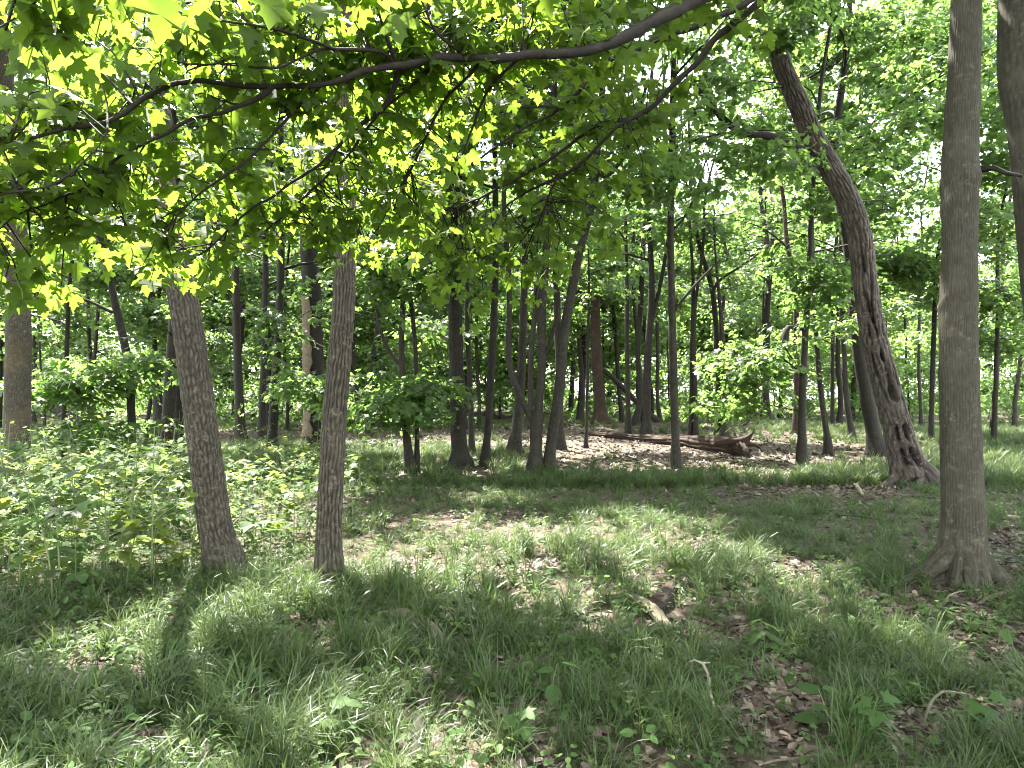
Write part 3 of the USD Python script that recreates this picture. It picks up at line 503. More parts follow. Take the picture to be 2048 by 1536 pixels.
tree('forest_tree', 'thick blurred grey trunk behind the black leaning trunk',
     [[(318, 875, 28), (316, 820, 22), (308, 720, 20), (302, 620, 18)]], H=18, crown_z=(4.5, 18), crown_r=3.6, sprays=150, limbs=11, bark='bark_mid', seed=53, fam='far')

# trees of the same wood standing just outside the picture; their crowns close the canopy over the clearing
for k, (x, y, lab) in enumerate([(-9.5, 5.2, 'left'), (-14.5, 10.5, 'far left'), (-7.5, .6, 'near left'), (-12.5, -2.5, 'outer left'), (9., 3.5, 'right')]):
    b = np.array([x, y, float(gz(x, y))]); t = thing('forest_tree', f'tall tree out of view on the {lab} side of the camera', 'tree', b, None); r_ = rng_of(700 + k)
    pth = np.array([[x, y, b[2] - .1, .24], [x + .1, y, 1.5, .19], [x + .2, y + .1, 6, .16], [x + .1, y + .2, 11, .10], [x, y + .1, 17, .03]]); m_, rel_, sp0 = trunk(pth, .25, 16, 700 + k); put('trunk', m_, M['bark_mid'], t, True, b)
    pos = []; lm = []
    for j in range(18):
        h = 5 + 11.5 * (j + .5) / 18; i = int(np.argmin(np.abs(sp0[:, 2] - h))); L = 4.6 * math.sin(math.pi * min(1, .3 + .62 * j / 18)) ** .7 * r_.uniform(.8, 1.2); lp = limb_path(sp0[i, :3], j * 2.399 + k, L, .4, r_, .2); lm.append(tube(lp, np.linspace(.05, .008, 7), 5))
        u = r_.uniform(1.2, 6, 24); ix = np.clip(u.astype(int), 0, 5); pos.append(lp[ix] + (lp[ix + 1] - lp[ix]) * (u - ix)[:, None] + r_.normal(0, 1, (24, 3)) * [.75, .75, .4])
    tag(put('limbs', join(lm), M['bark_mid'], t, True, b).GetPrim(), kind='stuff'); pos = np.vstack(pos); crown(t, b, pos[open_to_sun(pos, 700 + k, .03, .2)], 700 + k, 'mid')
# the far trees: a crowd of trunks that nothing tells apart
rr = rng_of(900); spots = []
FIX = [735, 712, 760, 870, 885, 893, 957, 1000, 1140, 1160, 1245, 1282, 1475, 1530, 1500, 1560, 90, 180, 415, 440, 580, 690, 1060, 1210, 1320, 1418, 1678, 1780, 1830, 1900, 2030]
for k in range(120):
    for _ in range(60):
        y = 28 + 44 * rr.random() ** 1.1; px = FIX[k] if k < len(FIX) else rr.uniform(-150, 2200)
        x = (px - 1024) / FPX * y
        if all((x - a) ** 2 + (y - b) ** 2 > 3.2 for a, b in spots): break
    spots.append((x, y))
for k, (x, y) in enumerate(spots):
    px = 1024 + FPX * x / y; g0 = float(gz(x, y)); py = 790 - FPX * (g0 - 1.6) / y
    w = rr.choice([.14, .18, .24, .32]) * FPX / y; ln = rr.normal(0, .05); dark = rr.random() < .65; right = px > 1330
    pts = [(px + ln * h * FPX / y + rr.normal(0, .05) * FPX / y * (h > 0), py - h * FPX / y, w * (1.25 if h == 0 else 1 - h * .03)) for h in (0, .8, 2.5, 4.5, 7)]
    low = rr.random() < .5
    LM = [(-400, 'the left edge of the picture'), (38, 'the orange-lichened trunk'), (262, 'the black leaning trunk'), (410, 'the netted-bark leaning tree'), (540, 'the pair of dark trunks'), (665, 'the straight ridged trunk'), (815, 'the two slim saplings'), (915, 'the dark double-footed trunk'), (1085, 'the twin-trunked tree'), (1200, 'the red-brown trunk'), (1350, 'the tall straight grey trunk'), (1604, 'the slim trunk with the leafy veil'), (1770, 'the crooked torn-bark tree'), (1925, 'the stout right trunk'), (2600, 'the right edge of the picture')]
    bi = max(i for i in range(len(LM)) if LM[i][0] <= px or i == 0); how = 'leaning left' if ln < -.03 else 'leaning right' if ln > .03 else 'upright'
    lab_ = f"{'slender' if w * y / FPX < .2 else 'stouter'} {'dark' if dark else 'grey'} far trunk {how}, between {LM[bi][1]} and {LM[min(bi + 1, len(LM) - 1)][1]}"
    if len(lab_.split()) > 16: lab_ = lab_.replace(', between', ' between').replace(' of the picture', '').replace('the tall straight', 'the straight').replace('the slim trunk with the leafy veil', 'the leaf-veiled trunk').replace('orange-lichened', 'lichened').replace('the netted-bark leaning tree', 'the netted-bark tree').replace('the crooked torn-bark tree', 'the torn-bark tree').replace('the two slim saplings', 'the slim saplings').replace('the dark double-footed trunk', 'the double-footed trunk').replace('straight ridged', 'ridged').replace('straight grey', 'tall grey')
    tree('far_tree', lab_, [pts], depth=y, H=rr.uniform(13, 20), crown_z=(rr.uniform(1.6, 3) if low else rr.uniform(3.5, 6), rr.uniform(13, 19)),
         crown_r=rr.uniform(2.2, 3.8), sprays=int(rr.uniform(60, 120) * (.5 if right else 1)), limbs=10, bark='bark_dark' if dark else 'bark_grey', fam='far' if y < 46 else 'distant', seed=1000 + k, sides=9, step=.5,
         group='far crowd: ' + lab_.replace(' far trunk', ' trunks'), limb_parts=False)
def mass(name, label, n, seed, ylim, zlim, fam, spread=1., cat=None, keep=None):
    r = rng_of(seed); y = r.uniform(*ylim, n); x = r.uniform(-.95, .95, n) * y * spread; z = gz(x, y) + zlim[0] + (zlim[1] - zlim[0]) * r.random(n) ** 1.2
    p = np.column_stack([x, y, z])
    if keep is not None: p = p[keep(p, r)]
    n = len(p); R = rot_zxy(r.uniform(0, 6.28, n), r.normal(0, .3, n), r.normal(0, .3, n))
    pi, made = instancer(name, None, SPRAY[fam], p, R, r.uniform(.7, 1.3, n), r.integers(0, 4, n)); tag(pi.GetPrim(), label, cat, kind='stuff')
clump = lambda p, r: (fbm2(p[:, 0] * .35, p[:, 1] * .35, 71) + r.normal(0, .3, len(p))) > -.1
mass('undergrowth', 'pale green bushy undergrowth below the far trees', 4200, 61, (36, 78), (.1, 4.2), 'far', cat='undergrowth', keep=clump)
mass('forest', 'far-off green wood closing the view behind the trunks', 3600, 62, (66, 115), (.3, 22), 'distant', cat='forest', keep=lambda p, r: (fbm2(p[:, 0] * .12, p[:, 2] * .2, 73) + r.normal(0, .4, len(p))) > -.25)

def ring(n, seed):
    r = rng_of(seed); a = r.uniform(math.radians(-215), math.radians(35), n); d = r.uniform(17, 34, n); z = r.uniform(.6, 12, n); p = np.column_stack([np.cos(a) * d, np.sin(a) * d, z]); p = p[(p[:, 1] < 4) | (np.abs(p[:, 0]) > .86 * p[:, 1] + 6)]; n = len(p)
    pi, _ = instancer('forest', None, SPRAY['distant'], p, rot_zxy(r.uniform(0, 6.28, n), r.normal(0, .3, n), r.normal(0, .3, n)), r.uniform(.8, 1.3, n), r.integers(0, 4, n)); tag(pi.GetPrim(), 'green wood going on beside and behind the viewer', 'forest', kind='stuff')
ring(430, 64)

# ------------------------------------------------------------------ the maple whose bough hangs over the view; its trunk stands outside the picture at the right
MB = np.array([4.6, 1.5, float(gz(4.6, 1.5))])
maple = thing('overhanging_maple', 'maple whose dark bough with large bright leaves hangs across the top of the view', 'tree', MB)
def bough(pts, Y0, Y1, parent=maple, sides=10, noise=.0, seed=0):
    n = len(pts); q = []
    for k, (px, py, w) in enumerate(pts):
        Y = Y0 + (Y1 - Y0) * k / (n - 1); q.append([*at(px, py, Y), max(.0022, w / 2 / FPX * Y)])
    return np.array(q)
hub = np.array([2.4, 3.0, 5.2])
BOUGHS = [  # (pixel path from the thick end outwards, depth there, depth at the tip)
    ([(1530, -90, 30), (1390, -2, 27), (1330, 28, 27), (1250, 68, 24), (1180, 93, 21), (1110, 101, 21), (1050, 107, 19), (985, 116, 19), (900, 115, 17), (860, 124, 17), (800, 133, 16), (720, 146, 14), (690, 156, 13), (640, 168, 12), (535, 172, 12), (470, 172, 11), (400, 163, 10), (350, 168, 10), (290, 195, 10), (240, 225, 10), (200, 243, 9), (120, 256, 8), (50, 280, 6), (-20, 287, 5)], 3.3, 2.6),
    ([(545, 172, 11), (490, 205, 10), (430, 222, 8), (365, 247, 8), (320, 275, 7), (270, 300, 6), (220, 332, 6), (195, 357, 5), (150, 387, 5), (80, 412, 4), (-10, 470, 3)], 2.88, 2.75),
    ([(652, 165, 7), (600, 215, 6), (540, 280, 6), (480, 335, 6), (420, 372, 5), (370, 415, 4), (330, 462, 4)], 2.95, 3.1),
    ([(800, 135, 12), (785, 108, 9), (770, 60, 8), (750, 0, 7), (735, -60, 6)], 3.05, 2.7),
    ([(787, 124, 9), (740, 100, 8), (690, 97, 8), (650, 88, 6), (600, 70, 6), (560, 58, 5), (500, 45, 5), (440, 38, 5), (370, 28, 3)], 3.0, 2.5),
    ([(690, 97, 6), (640, 96, 6), (600, 110, 5), (560, 128, 5), (460, 130, 4), (400, 132, 3)], 2.85, 2.7),
    ([(796, 138, 13), (790, 165, 11), (775, 197, 10), (740, 232, 9), (690, 270, 8), (640, 322, 7), (610, 345, 6), (560, 380, 5), (510, 412, 5), (440, 472, 4), (380, 520, 3)], 3.05, 3.5),
    ([(862, 140, 7), (790, 200, 6), (745, 243, 6), (690, 312, 5), (640, 362, 5), (600, 402, 4), (530, 462, 3)], 3.1, 3.6),
    ([(962, 116, 8), (920, 170, 6), (890, 200, 6), (862, 250, 5), (840, 302, 5), (800, 372, 4)], 3.1, 3.6),
    ([(1042, 112, 8), (1000, 157, 7), (975, 190, 6), (950, 240, 5), (925, 310, 3)], 3.15, 3.5),
    ([(935, 112, 6), (905, 92, 6), (880, 74, 6), (862, 50, 5), (855, 0, 4)], 3.1, 2.9),
    ([(1570, -60, 16), (1530, 2, 15), (1450, 45, 14), (1380, 72, 13), (1320, 92, 11), (1250, 122, 11), (1200, 142, 9), (1160, 190, 8), (1130, 216, 7), (1095, 240, 6), (1050, 260, 5), (1000, 292, 5), (930, 330, 4)], 3.7, 4.2),
    ([(1560, -40, 16), (1500, 25, 15), (1430, 78, 14), (1400, 117, 12), (1370, 150, 11), (1320, 200, 10), (1285, 226, 9), (1200, 250, 8), (1140, 290, 7), (1080, 331, 6), (1000, 372, 5), (920, 412, 4), (880, 418, 3)], 3.9, 4.6),
    ([(1284, 228, 8), (1210, 282, 7), (1160, 332, 7), (1110, 360, 6), (1060, 382, 5), (1012, 412, 4)], 4.1, 4.7),
    ([(1112, 360, 5), (1095, 400, 4), (1080, 432, 4), (1050, 462, 3)], 4.4, 4.8),
    ([(1130, 218, 5), (1080, 212, 5), (1000, 220, 4), (930, 215, 3)], 4.0, 4.2),
    ([(-60, 410, 5), (20, 385, 5), (90, 372, 4), (140, 348, 4), (190, 300, 3), (215, 262, 3)], 2.5, 2.6),
    ([(1300, -140, 14), (1000, -110, 12), (700, -85, 9), (480, -70, 7), (250, -60, 6), (40, -40, 4)], 2.6, 1.85),
]
bough_pts = []
for k, (pts, a, b) in enumerate(BOUGHS):
    q = bough(pts, a, b)
    if pts[0][1] < 0 and pts[0][0] > 1290: q = np.vstack([[*hub, .034], q]) if k == 0 else np.vstack([[*(hub + [0, .1 * k / 5, .1]), .022], q])
    sp, _ = smooth_path(q, .03); rq = rng_of(k, 88)
    wig = np.cumsum(rq.normal(0, .0022, (len(sp), 3)), 0); wig -= np.linspace(0, 1, len(sp))[:, None] * wig[-1]; sp[:, :3] += wig
    rad = sp[:, 3] * (1 + .08 * np.sin(np.arange(len(sp)) * .9 + k) + .05 * rq.normal(0, 1, len(sp)))
    put('bough', tube(sp[:, :3], rad, 9), M['twig'], maple, True, MB); bough_pts.append(sp[:, :4])
mt = np.array([[*MB[:2], MB[2] - .2, .2], [4.5, 1.6, 1.5, .16], [4.3, 1.8, 3.4, .145], [4.35, 1.9, 6, .12], [4.5, 1.7, 9, .08], [4.5, 1.7, 12, .03]])
(m_, rel_, sp_) = trunk(mt, .06, 40, 5, (.05, .2, .008)); put('trunk', m_, M['bark_smooth'], maple, True, MB, {'relief': rel_})
put('bough', tube(np.array([[4.33, 1.85, 4.6], [3.4, 2.4, 5.1], hub, hub + [-.35, 0, -.02]]), [.075, .06, .05, .02], 10), M['twig'], maple, True, MB)
BP = np.vstack(bough_pts); bpx, bpy, _ = to_px(BP[:, :3])
LOWX = [-100, 0, 60, 150, 330, 480, 560, 700, 790, 860, 930, 1000, 1080, 1150, 1250, 1330, 1420, 1540]
LOWY = [560, 555, 590, 520, 590, 560, 500, 480, 560, 600, 640, 660, 620, 560, 430, 270, 190, 60]
def in_bough_area(px, py):
    lim = np.interp(px, LOWX, LOWY) + 28 * np.sin(px * .021) + 16 * np.sin(px * .057 + 1)
    return (px > -50) & (px < 1545) & (py < lim) & (py > np.where(px < 560, -25, -60))
rl = rng_of(501); TW, LP, LR, LS = [], [], [], []
targets = []; tries = 0
while len(targets) < 720 and tries < 60000:
    tries += 1; px, py = rl.uniform(-140, 1540), rl.uniform(-170, 690)
    if not in_bough_area(px, py): continue
    dens = 1.0 if px < 760 else .72
    if px > 1000 and rl.random() < .45 * min(1, (px - 1000) / 300): continue
    if fbm2(np.array(px * .012), np.array(py * .016), 505) + rl.normal(0, .25) < -.62: continue
    mind = 29 if px < 420 else 21 if px < 640 else 15
    if all((px - a) ** 2 + (py - b) ** 2 > mind ** 2 for a, b in targets): targets.append((px, py))
for px, py in targets:
    d2 = (bpx - px) ** 2 + ((bpy - py) * 1.0) ** 2; j = rl.choice(np.argsort(d2)[:14]); s0 = BP[j, :3]
    Y = s0[1] + abs(rl.normal(.10, .26)) + .05 + .0012 * max(0, py - bpy[j]); e = at(px, py, max(1.55, Y)); v = e - s0; L = np.linalg.norm(v)
    if L < .05: e = s0 + rl.normal(0, .08, 3); v = e - s0; L = np.linalg.norm(v)
    mid = s0 + v * .5 + rl.normal(0, .10 * L, 3) + [0, 0, .08 * L]; cv = np.array([s0, s0 * .36 + mid * .58 + e * .06, mid * .75 + e * .25, mid * .3 + e * .7, e])
    TW.append(tube(cv, np.array([.0034, .0028, .0024, .0019, .0014]) * (1 + .5 * min(L, 1.)), 5, False))
    n = rl.integers(4, 7); a0 = rl.uniform(0, 6.28)
    for i in range(n):
        t = rl.uniform(.3, 1.0) if i > 1 else 1.0; k_ = min(3, int(t * 4)); b_ = cv[k_] + (cv[k_ + 1] - cv[k_]) * (t * 4 - k_)
        az = (-math.pi / 2 if rl.random() < .6 else math.pi / 2) + rl.normal(0, .75); out = np.array([math.cos(az), math.sin(az), rl.uniform(-.5, .25)]); pl = rl.uniform(.035, .075); tip = b_ + out * pl
        TW.append(tube(np.array([b_, b_ + out * pl * .5 + [0, 0, .006], tip]), [.0011, .0009, .0007], 4, False))
        LP.append(tip); LS.append(rl.uniform(.055, .108) * (1.05 if px < 500 else .95)); LR.append((az - math.pi / 2 + rl.normal(0, .35), -abs(rl.normal(.85, .32)), rl.normal(0, .38)))
# a few big leaves close to the lens at the top left
for px, py, Y, s, yw in [(418, 5, 1.75, .125, 2.6), (320, -5, 1.7, .12, 3.9), (535, -10, 1.9, .11, 3.7), (50, 65, 2.1, .11, 2.2), (10, 190, 2.3, .11, 2.8), (640, 10, 2.2, .10, 3.3), (800, 30, 2.4, .115, 3.), (840, 70, 2.5, .11, 2.7), (5, 310, 2.4, .10, 3.5)][:7]:
    b_ = at(px, py - 45, Y); LP.append(at(px, py, Y)); LS.append(s); LR.append((yw, -1.15 + .2 * rl.normal(), rl.normal(0, .3))); TW.append(tube(np.array([b_ + [0, .02, .1], b_, LP[-1]]), [.0016, .0014, .001], 4, False))
LP, LS, LR = np.array(LP), np.array(LS), np.array(LR); Rm = rot_zxy(LR[:, 0], LR[:, 1], LR[:, 2])
bases = [leaf(OUT_FULL, rl.uniform(.05, .4), rl.uniform(-.05, .25), .07, 40 + k) for k in range(7)]
lx, ly, ld = to_px(LP); seen = (lx > 0) & (lx < 2048) & (ly > 0) & (ly < 1536); size_px = LS / ld * seen
big = set(np.argsort(-size_px)[:300].tolist()); rest = []
for i in range(len(LP)):
    v, f = bases[i % 7]; mesh_ = ((v * LS[i]) @ Rm[i].T + LP[i], f)
    if i in big: put('leaf', mesh_, M['maple_leaf'], maple, True, MB)
    else: rest.append(mesh_)
tag(put('foliage', join(rest), M['maple_leaf'], maple, True, MB).GetPrim(), kind='stuff')
tag(put('twigs', join(TW), M['twig'], maple, True, MB).GetPrim(), kind='stuff')
up = rng_of(77); n = 70; q = np.column_stack([up.normal(3.4, 2.0, n), up.normal(2.2, 1.7, n), up.uniform(5.2, 11, n)]); crown(maple, MB, q[open_to_sun(q, 5, .03, .2)], 77, 'mid')

# ------------------------------------------------------------------ grass, ground cover, fallen leaves
LITTER = [(1400, 912, 400, 40), (1180, 885, 200, 20), (450, 876, 560, 15), (860, 872, 260, 9), (1560, 1400, 75, 100), (2010, 1440, 80, 40), (1180, 1260, 50, 24), (1990, 1310, 110, 45), (1460, 1275, 90, 35), (640, 1268, 110, 32), (210, 1352, 150, 24), (980, 1032, 90, 13), (1985, 1120, 90, 60), (1850, 1205, 120, 26), (1620, 1135, 90, 16), (1790, 1450, 110, 30),
          (1420, 1090, 70, 10), (860, 1140, 60, 26), (1040, 1330, 60, 16), (1920, 1420, 120, 40), (1660, 985, 160, 12), (1100, 1140, 60, 22), (300, 1500, 90, 30), (930, 940, 60, 8), (1180, 945, 70, 8)]
LA = np.array(LITTER, float)
def litter(x, y):
    p = np.column_stack([x, y, gz(x, y)]); px, py, _ = to_px(p)
    j = 26 * fbm2(x * 2.3, y * 2.3, 801, 3); d = ((px[:, None] + j[:, None] - LA[:, 0]) / (LA[:, 2] * 1.15)) ** 2 + ((py[:, None] + .45 * j[:, None] * np.clip((py[:, None] - 800) / 400, .05, 1) - LA[:, 1]) / (LA[:, 3] * 1.15)) ** 2
    return np.clip(1.35 - d.min(1) * .9, 0, 1)
def tuft(n, h, w, lean, seed, seg=4):
    r = rng_of(seed, 14); az = r.uniform(0, 6.28, n); r0 = np.abs(r.normal(0, .045, n)) * h / .25; L = h * r.uniform(.55, 1.15, n); ln = lean * r.uniform(.4, 1.4, n); ba = r.uniform(0, 6.28, n)
    V, F = [], []
    t = np.linspace(0, 1, seg + 1)
    for i in range(n):
        d = np.array([math.cos(az[i]), math.sin(az[i])]); a = ln[i] * t ** 1.3; hx = np.r_[0, np.cumsum(np.sin(a[1:]) * L[i] / seg)]; hz = np.r_[0, np.cumsum(np.cos(a[1:]) * L[i] / seg)]
        c = np.column_stack([r0[i] * math.cos(ba[i]) + d[0] * hx, r0[i] * math.sin(ba[i]) + d[1] * hx, hz - .015]); s = np.array([-d[1], d[0], .25]) * w * .5
        wd = np.array([.8, 1, .85, .6, .08])[:seg + 1] if seg == 4 else np.array([.9, .8, .1])
        v = np.empty((2 * (seg + 1), 3)); v[0::2] = c - s * wd[:, None]; v[1::2] = c + s * wd[:, None]; b = np.arange(seg) * 2
        F.append(np.vstack([np.column_stack([b, b + 1, b + 3]), np.column_stack([b, b + 3, b + 2])]) + len(V) * 2 * (seg + 1)); V.append(v)
    return np.vstack(V), np.vstack(F)
def spread(n, seed, y0, y1, power=1.6, side=1.0):
    r = rng_of(seed); y = y0 + (y1 - y0) * r.random(n) ** power; x = r.uniform(-1, 1, n) * (y * .74 + 1.2) * side; return x, y, r
TR = np.array([[*on_ground(px, py)[:2], r_] for px, py, r_ in [(449, 1146, .2), (658, 1168, .16), (1922, 1166, .34), (1826, 972, .42), (1070, 946, .3), (921, 935, .2)]])
def clear(x, y): return ((x[:, None] - TR[:, 0]) ** 2 + (y[:, None] - TR[:, 1]) ** 2 > TR[:, 2] ** 2).all(1)
def place(name, label, cat, protos, x, y, r, scale, tilt=.18, lift=0.):
    n = len(x); pos = np.column_stack([x, y, gz(x, y) + lift]); R = rot_zxy(r.uniform(0, 6.28, n), r.normal(0, tilt, n), r.normal(0, tilt, n))
    pi, made = instancer(name, None, protos, pos, R, scale, r.integers(0, len(protos), n)); tag(pi.GetPrim(), label, cat, kind='stuff'); return made
x, y, r = spread(21000, 301, 2.6, 13.5, 1.4)
pxg, pyg, _ = to_px(np.column_stack([x, y, gz(x, y)])); thin = np.clip(.55 + .6 * fbm2(x * 1.6, y * 1.6, 302, 4) + .12 * (y < 6.5), .14, 1)
k = (r.random(len(x)) < (1 - litter(x, y)) * thin + .03) & clear(x, y); x, y = x[k], y[k]
FEET = []; GP = place('grass', 'soft fine green woodland grass in arching tufts', 'grass', [('tuft', tuft(24, .12 + .045 * (i % 4), .0044 + .0020 * (i % 3), 1.2 + .45 * (i % 2), 310 + i), M['grass']) for i in range(8)], x, y, r, (.4 + 1.1 * r.random(len(x)) ** 1.6) * np.clip(.85 + .3 * fbm2(x * .9, y * .9, 303), .5, 1.3), .2)
for bx, by, br in TR:
    rb = rng_of(int(abs(bx * 100)), 33); a_ = rb.uniform(0, 6.28, 60); d_ = br * rb.uniform(.85, 2.6, 60); FEET.append(np.column_stack([bx + np.cos(a_) * d_, by + np.sin(a_) * d_]))
FEET = np.vstack(FEET); place('grass', 'grass and weeds gathered round the feet of the trunks', 'grass', GP, FEET[:, 0], FEET[:, 1], rng_of(34), rng_of(35).uniform(.5, 1.1, len(FEET)), .25)
cl = [on_ground(a, b)[:2] for a, b in [(1180, 1440), (1120, 1510), (1230, 1420), (1340, 1490), (660, 1430), (600, 1490), (1020, 1250), (1130, 1245), (1400, 1230), (740, 1330), (420, 1400), (1960, 1045), (1990, 1060), (700, 1195), (1560, 1250), (1700, 1240), (300, 1440), (980, 1400), (1780, 1300), (520, 1300)]]
xc, yc, rc = spread(170, 331, 2.9, 9.5, 1.3); kc = (litter(xc, yc) < .45) & clear(xc, yc); xc, yc = np.r_[[c[0] for c in cl], xc[kc]], np.r_[[c[1] for c in cl], yc[kc]]
place('grass', 'long arching clumps of woodland sedge standing above the finer grass', 'grass', [('tuft', tuft(85, .30 + .05 * i, .0042, 1.5 + .15 * i, 336 + i), M['grass']) for i in range(4)], xc, yc, rc, rc.uniform(.6, 1.15, len(xc)), .15)
x, y, r = spread(15000, 321, 12.5, 44, 1.25); L_ = litter(x, y); k = (r.random(len(x)) < (1 - L_) * np.clip(.75 + .4 * fbm2(x * .6, y * .6, 322, 3), .15, 1) * np.clip((46 - y) / 14, .15, 1) + .01) & clear(x, y)
k &= ~((y > 23) & (np.abs(x) < .35 * y) & (r.random(len(x)) < .75)); x, y = x[k], y[k]
place('grass', 'far lawn-like green grass between the trunks', 'grass', [('tuft', tuft(40, .26, .011, .9, 330 + i, 2), M['grass']) for i in range(5)], x, y, r, r.uniform(.7, 1.5, len(x)), .2)
x, y, r = spread(9500, 341, 2.6, 12, 1.3); pxg, pyg, _ = to_px(np.column_stack([x, y, gz(x, y)]))
k = (r.random(len(x)) < .24 + .3 * (pxg < 640) + .22 * (fbm2(x * 1.1, y * 1.1, 343) > .3)) & clear(x, y); x, y = x[k], y[k]
def seedling(n, h, size, seed, out=OUT_OVAL):
    r = rng_of(seed, 15); b = leaf(out, .25, .14, .05, seed); a = r.uniform(0, 6.28) + np.arange(n) * 2.2 + r.normal(0, .3, n); z = h * (.35 + .65 * (np.arange(n) + 1) / n); d = r.uniform(.01, .05, n)
    pos = np.column_stack([np.cos(a) * d, np.sin(a) * d, z]); R = rot_zxy(a - math.pi / 2, -r.uniform(-.1, .6, n), r.normal(0, .25, n)); return scatter_leaves(b, pos, R, size * r.uniform(.7, 1.2, n))
place('ground_cover', 'small broad-leaved seedlings scattered through the grass', 'ground cover', [('plant', seedling(4 + i % 3, .08 + .03 * (i % 3), .055 + .008 * (i % 2), 350 + i, OUT_OVAL if i % 3 else OUT_MID), M['shrub_leaf']) for i in range(6)], x, y, r, r.uniform(.45, 1.05, len(x)), .2)
# dry leaves on the ground
def dry(seed):
    r = rng_of(seed, 16); v, f = leaf(OUT_FULL if seed % 2 else OUT_OVAL, r.uniform(-.5, .7), r.uniform(.1, .6), .12, seed); return v - [0, .4, 0], f
x, y, r = spread(36000, 361, 2.6, 12.5, 1.55); k = (r.random(len(x)) < litter(x, y) * .9 + .2); x, y = x[k], y[k]
dl = [('fallen_leaf', dry(370 + i), M['dry_leaf']) for i in range(7)]
place('fallen_leaves', 'dry brown fallen leaves lying in the bare patches of the grass', 'fallen leaves', dl, x, y, r, r.uniform(.035, .085, len(x)), .38, .010)
x, y, r = spread(30000, 381, 12, 42, 1.2); k = (r.random(len(x)) < litter(x, y) + .12 + .3 * (y > 24)); x, y = x[k], y[k]
place('fallen_leaves', 'brown leaf carpet around the fallen log and beyond the clearing', 'fallen leaves', [('fallen_leaf', dry(390 + i), M['dry_leaf']) for i in range(6)], x, y, r, r.uniform(.06, .14, len(x)), .3, .012)

def twiglet(seed):
    r = rng_of(seed, 19); n = 6; p = np.column_stack([np.linspace(-.5, .5, n), np.cumsum(r.normal(0, .05, n)), np.abs(np.cumsum(r.normal(0, .012, n)))]); m = [tube(p, np.linspace(.012, .006, n), 5)]
    j = r.integers(1, 4); m.append(tube(np.array([p[j], p[j] + [.14, r.choice([-1, 1]) * .16, .03]]), [.006, .003], 4)); return join(m)
x, y, r = spread(900, 395, 2.6, 20, 1.3); k = r.random(len(x)) < .4 + .6 * litter(x, y); x, y = x[k], y[k]
place('fallen_twigs', 'thin dry twigs scattered on the grass and the dry leaves', 'fallen twigs', [('fallen_twig', twiglet(396 + i), M['stick' if i % 2 else 'bark_mid']) for i in range(6)], x, y, r, r.uniform(.18, .7, len(x)), .12, .018)

# ------------------------------------------------------------------ shrubs and seedlings that stand out
def plant_class(name, h, nl, size, seed, out=OUT_OVAL, branch=0., look='shrub_leaf'):
    t = thing(name, None, None, (0, 0, 0)); r = rng_of(seed, 18)
    tops = [np.array([0, 0, 0.])]; t_ = np.linspace(0, 1, 6); bend = r.normal(0, .12 * h, 2); st = np.column_stack([bend[0] * t_ ** 2, bend[1] * t_ ** 2, h * t_ - .02]); put('stem', tube(st, np.linspace(.0045, .0016, 6) * (h / .5) ** .5, 6), M['stem'], t)
    paths = [st]
    for b in range(int(branch)):
        j = r.integers(2, 5); a = r.uniform(0, 6.28); L = h * r.uniform(.3, .5); s = st[j] + np.array([math.cos(a), math.sin(a), .55]) * L * np.linspace(0, 1, 4)[:, None] - [0, 0, .1] * np.linspace(0, 1, 4)[:, None] ** 2 * L
        put('stem', tube(s, [.003, .0025, .002, .0012], 5), M['stem'], t); paths.append(s)
    for i in range(nl):
        s = paths[i % len(paths)]; u = 1 - .72 * (i // len(paths)) / max(1, nl // len(paths)); f = u * (len(s) - 1); k_ = min(len(s) - 2, int(f)); p = s[k_] + (s[k_ + 1] - s[k_]) * (f - k_)
        a = i * 2.4 + r.normal(0, .4); v, fc = leaf(out, .22, .13, .06, seed + i % 3); R = rot_zxy(np.array([a - math.pi / 2]), np.array([-r.uniform(-.15, .6)]), np.array([r.normal(0, .25)]))[0]
        sc = size * r.uniform(.7, 1.2); put('leaf', ((v * sc) @ R.T + p + np.array([math.cos(a), math.sin(a), .2]) * .02, fc), M[look], t)
    return t
def copies(name, first, spots, labels, category, group, r):
    for i, (x, y, s) in enumerate(spots):
        lab = labels[i] if isinstance(labels, list) else labels; g_ = None if group is None else lab.replace('seedling', 'seedlings').replace('weed', 'weeds'); loc = Gf.Vec3d(float(x), float(y), float(gz(x, y)))
        if i < len(first): p = first[i]; p.GetPrim().GetAttribute('xformOp:translate').Set(loc); x_ = p
        else:
            x_ = UsdGeom.Xform.Define(stage, numbered(name)); x_.GetPrim().GetReferences().AddInternalReference(first[i % len(first)].GetPath()); x_.GetPrim().SetInstanceable(True)
            x_.ClearXformOpOrder(); x_.GetPrim().GetAttribute('xformOp:translate'); x_.AddTranslateOp().Set(loc)
            x_.AddRotateZOp().Set(float(r.uniform(0, 360))); x_.AddScaleOp().Set(Gf.Vec3f(s, s, s))
        tag(x_.GetPrim(), lab, category, g_)
rs = rng_of(601); first = [plant_class('shrub_seedling', .62, 26, .085, 610, OUT_OVAL, 3), plant_class('shrub_seedling', .5, 14, .135, 611, OUT_OVAL, 2), plant_class('shrub_seedling', .85, 40, .062, 612, OUT_OVAL, 5), plant_class('shrub_seedling', .45, 12, .12, 613, OUT_MID, 2, 'shrub_yellow'), plant_class('shrub_seedling', .95, 30, .05, 614, OUT_FAR, 5, 'shrub_yellow'), plant_class('shrub_seedling', .7, 18, .10, 615, OUT_MID, 3, 'canopy_leaf')]
sp_ = []
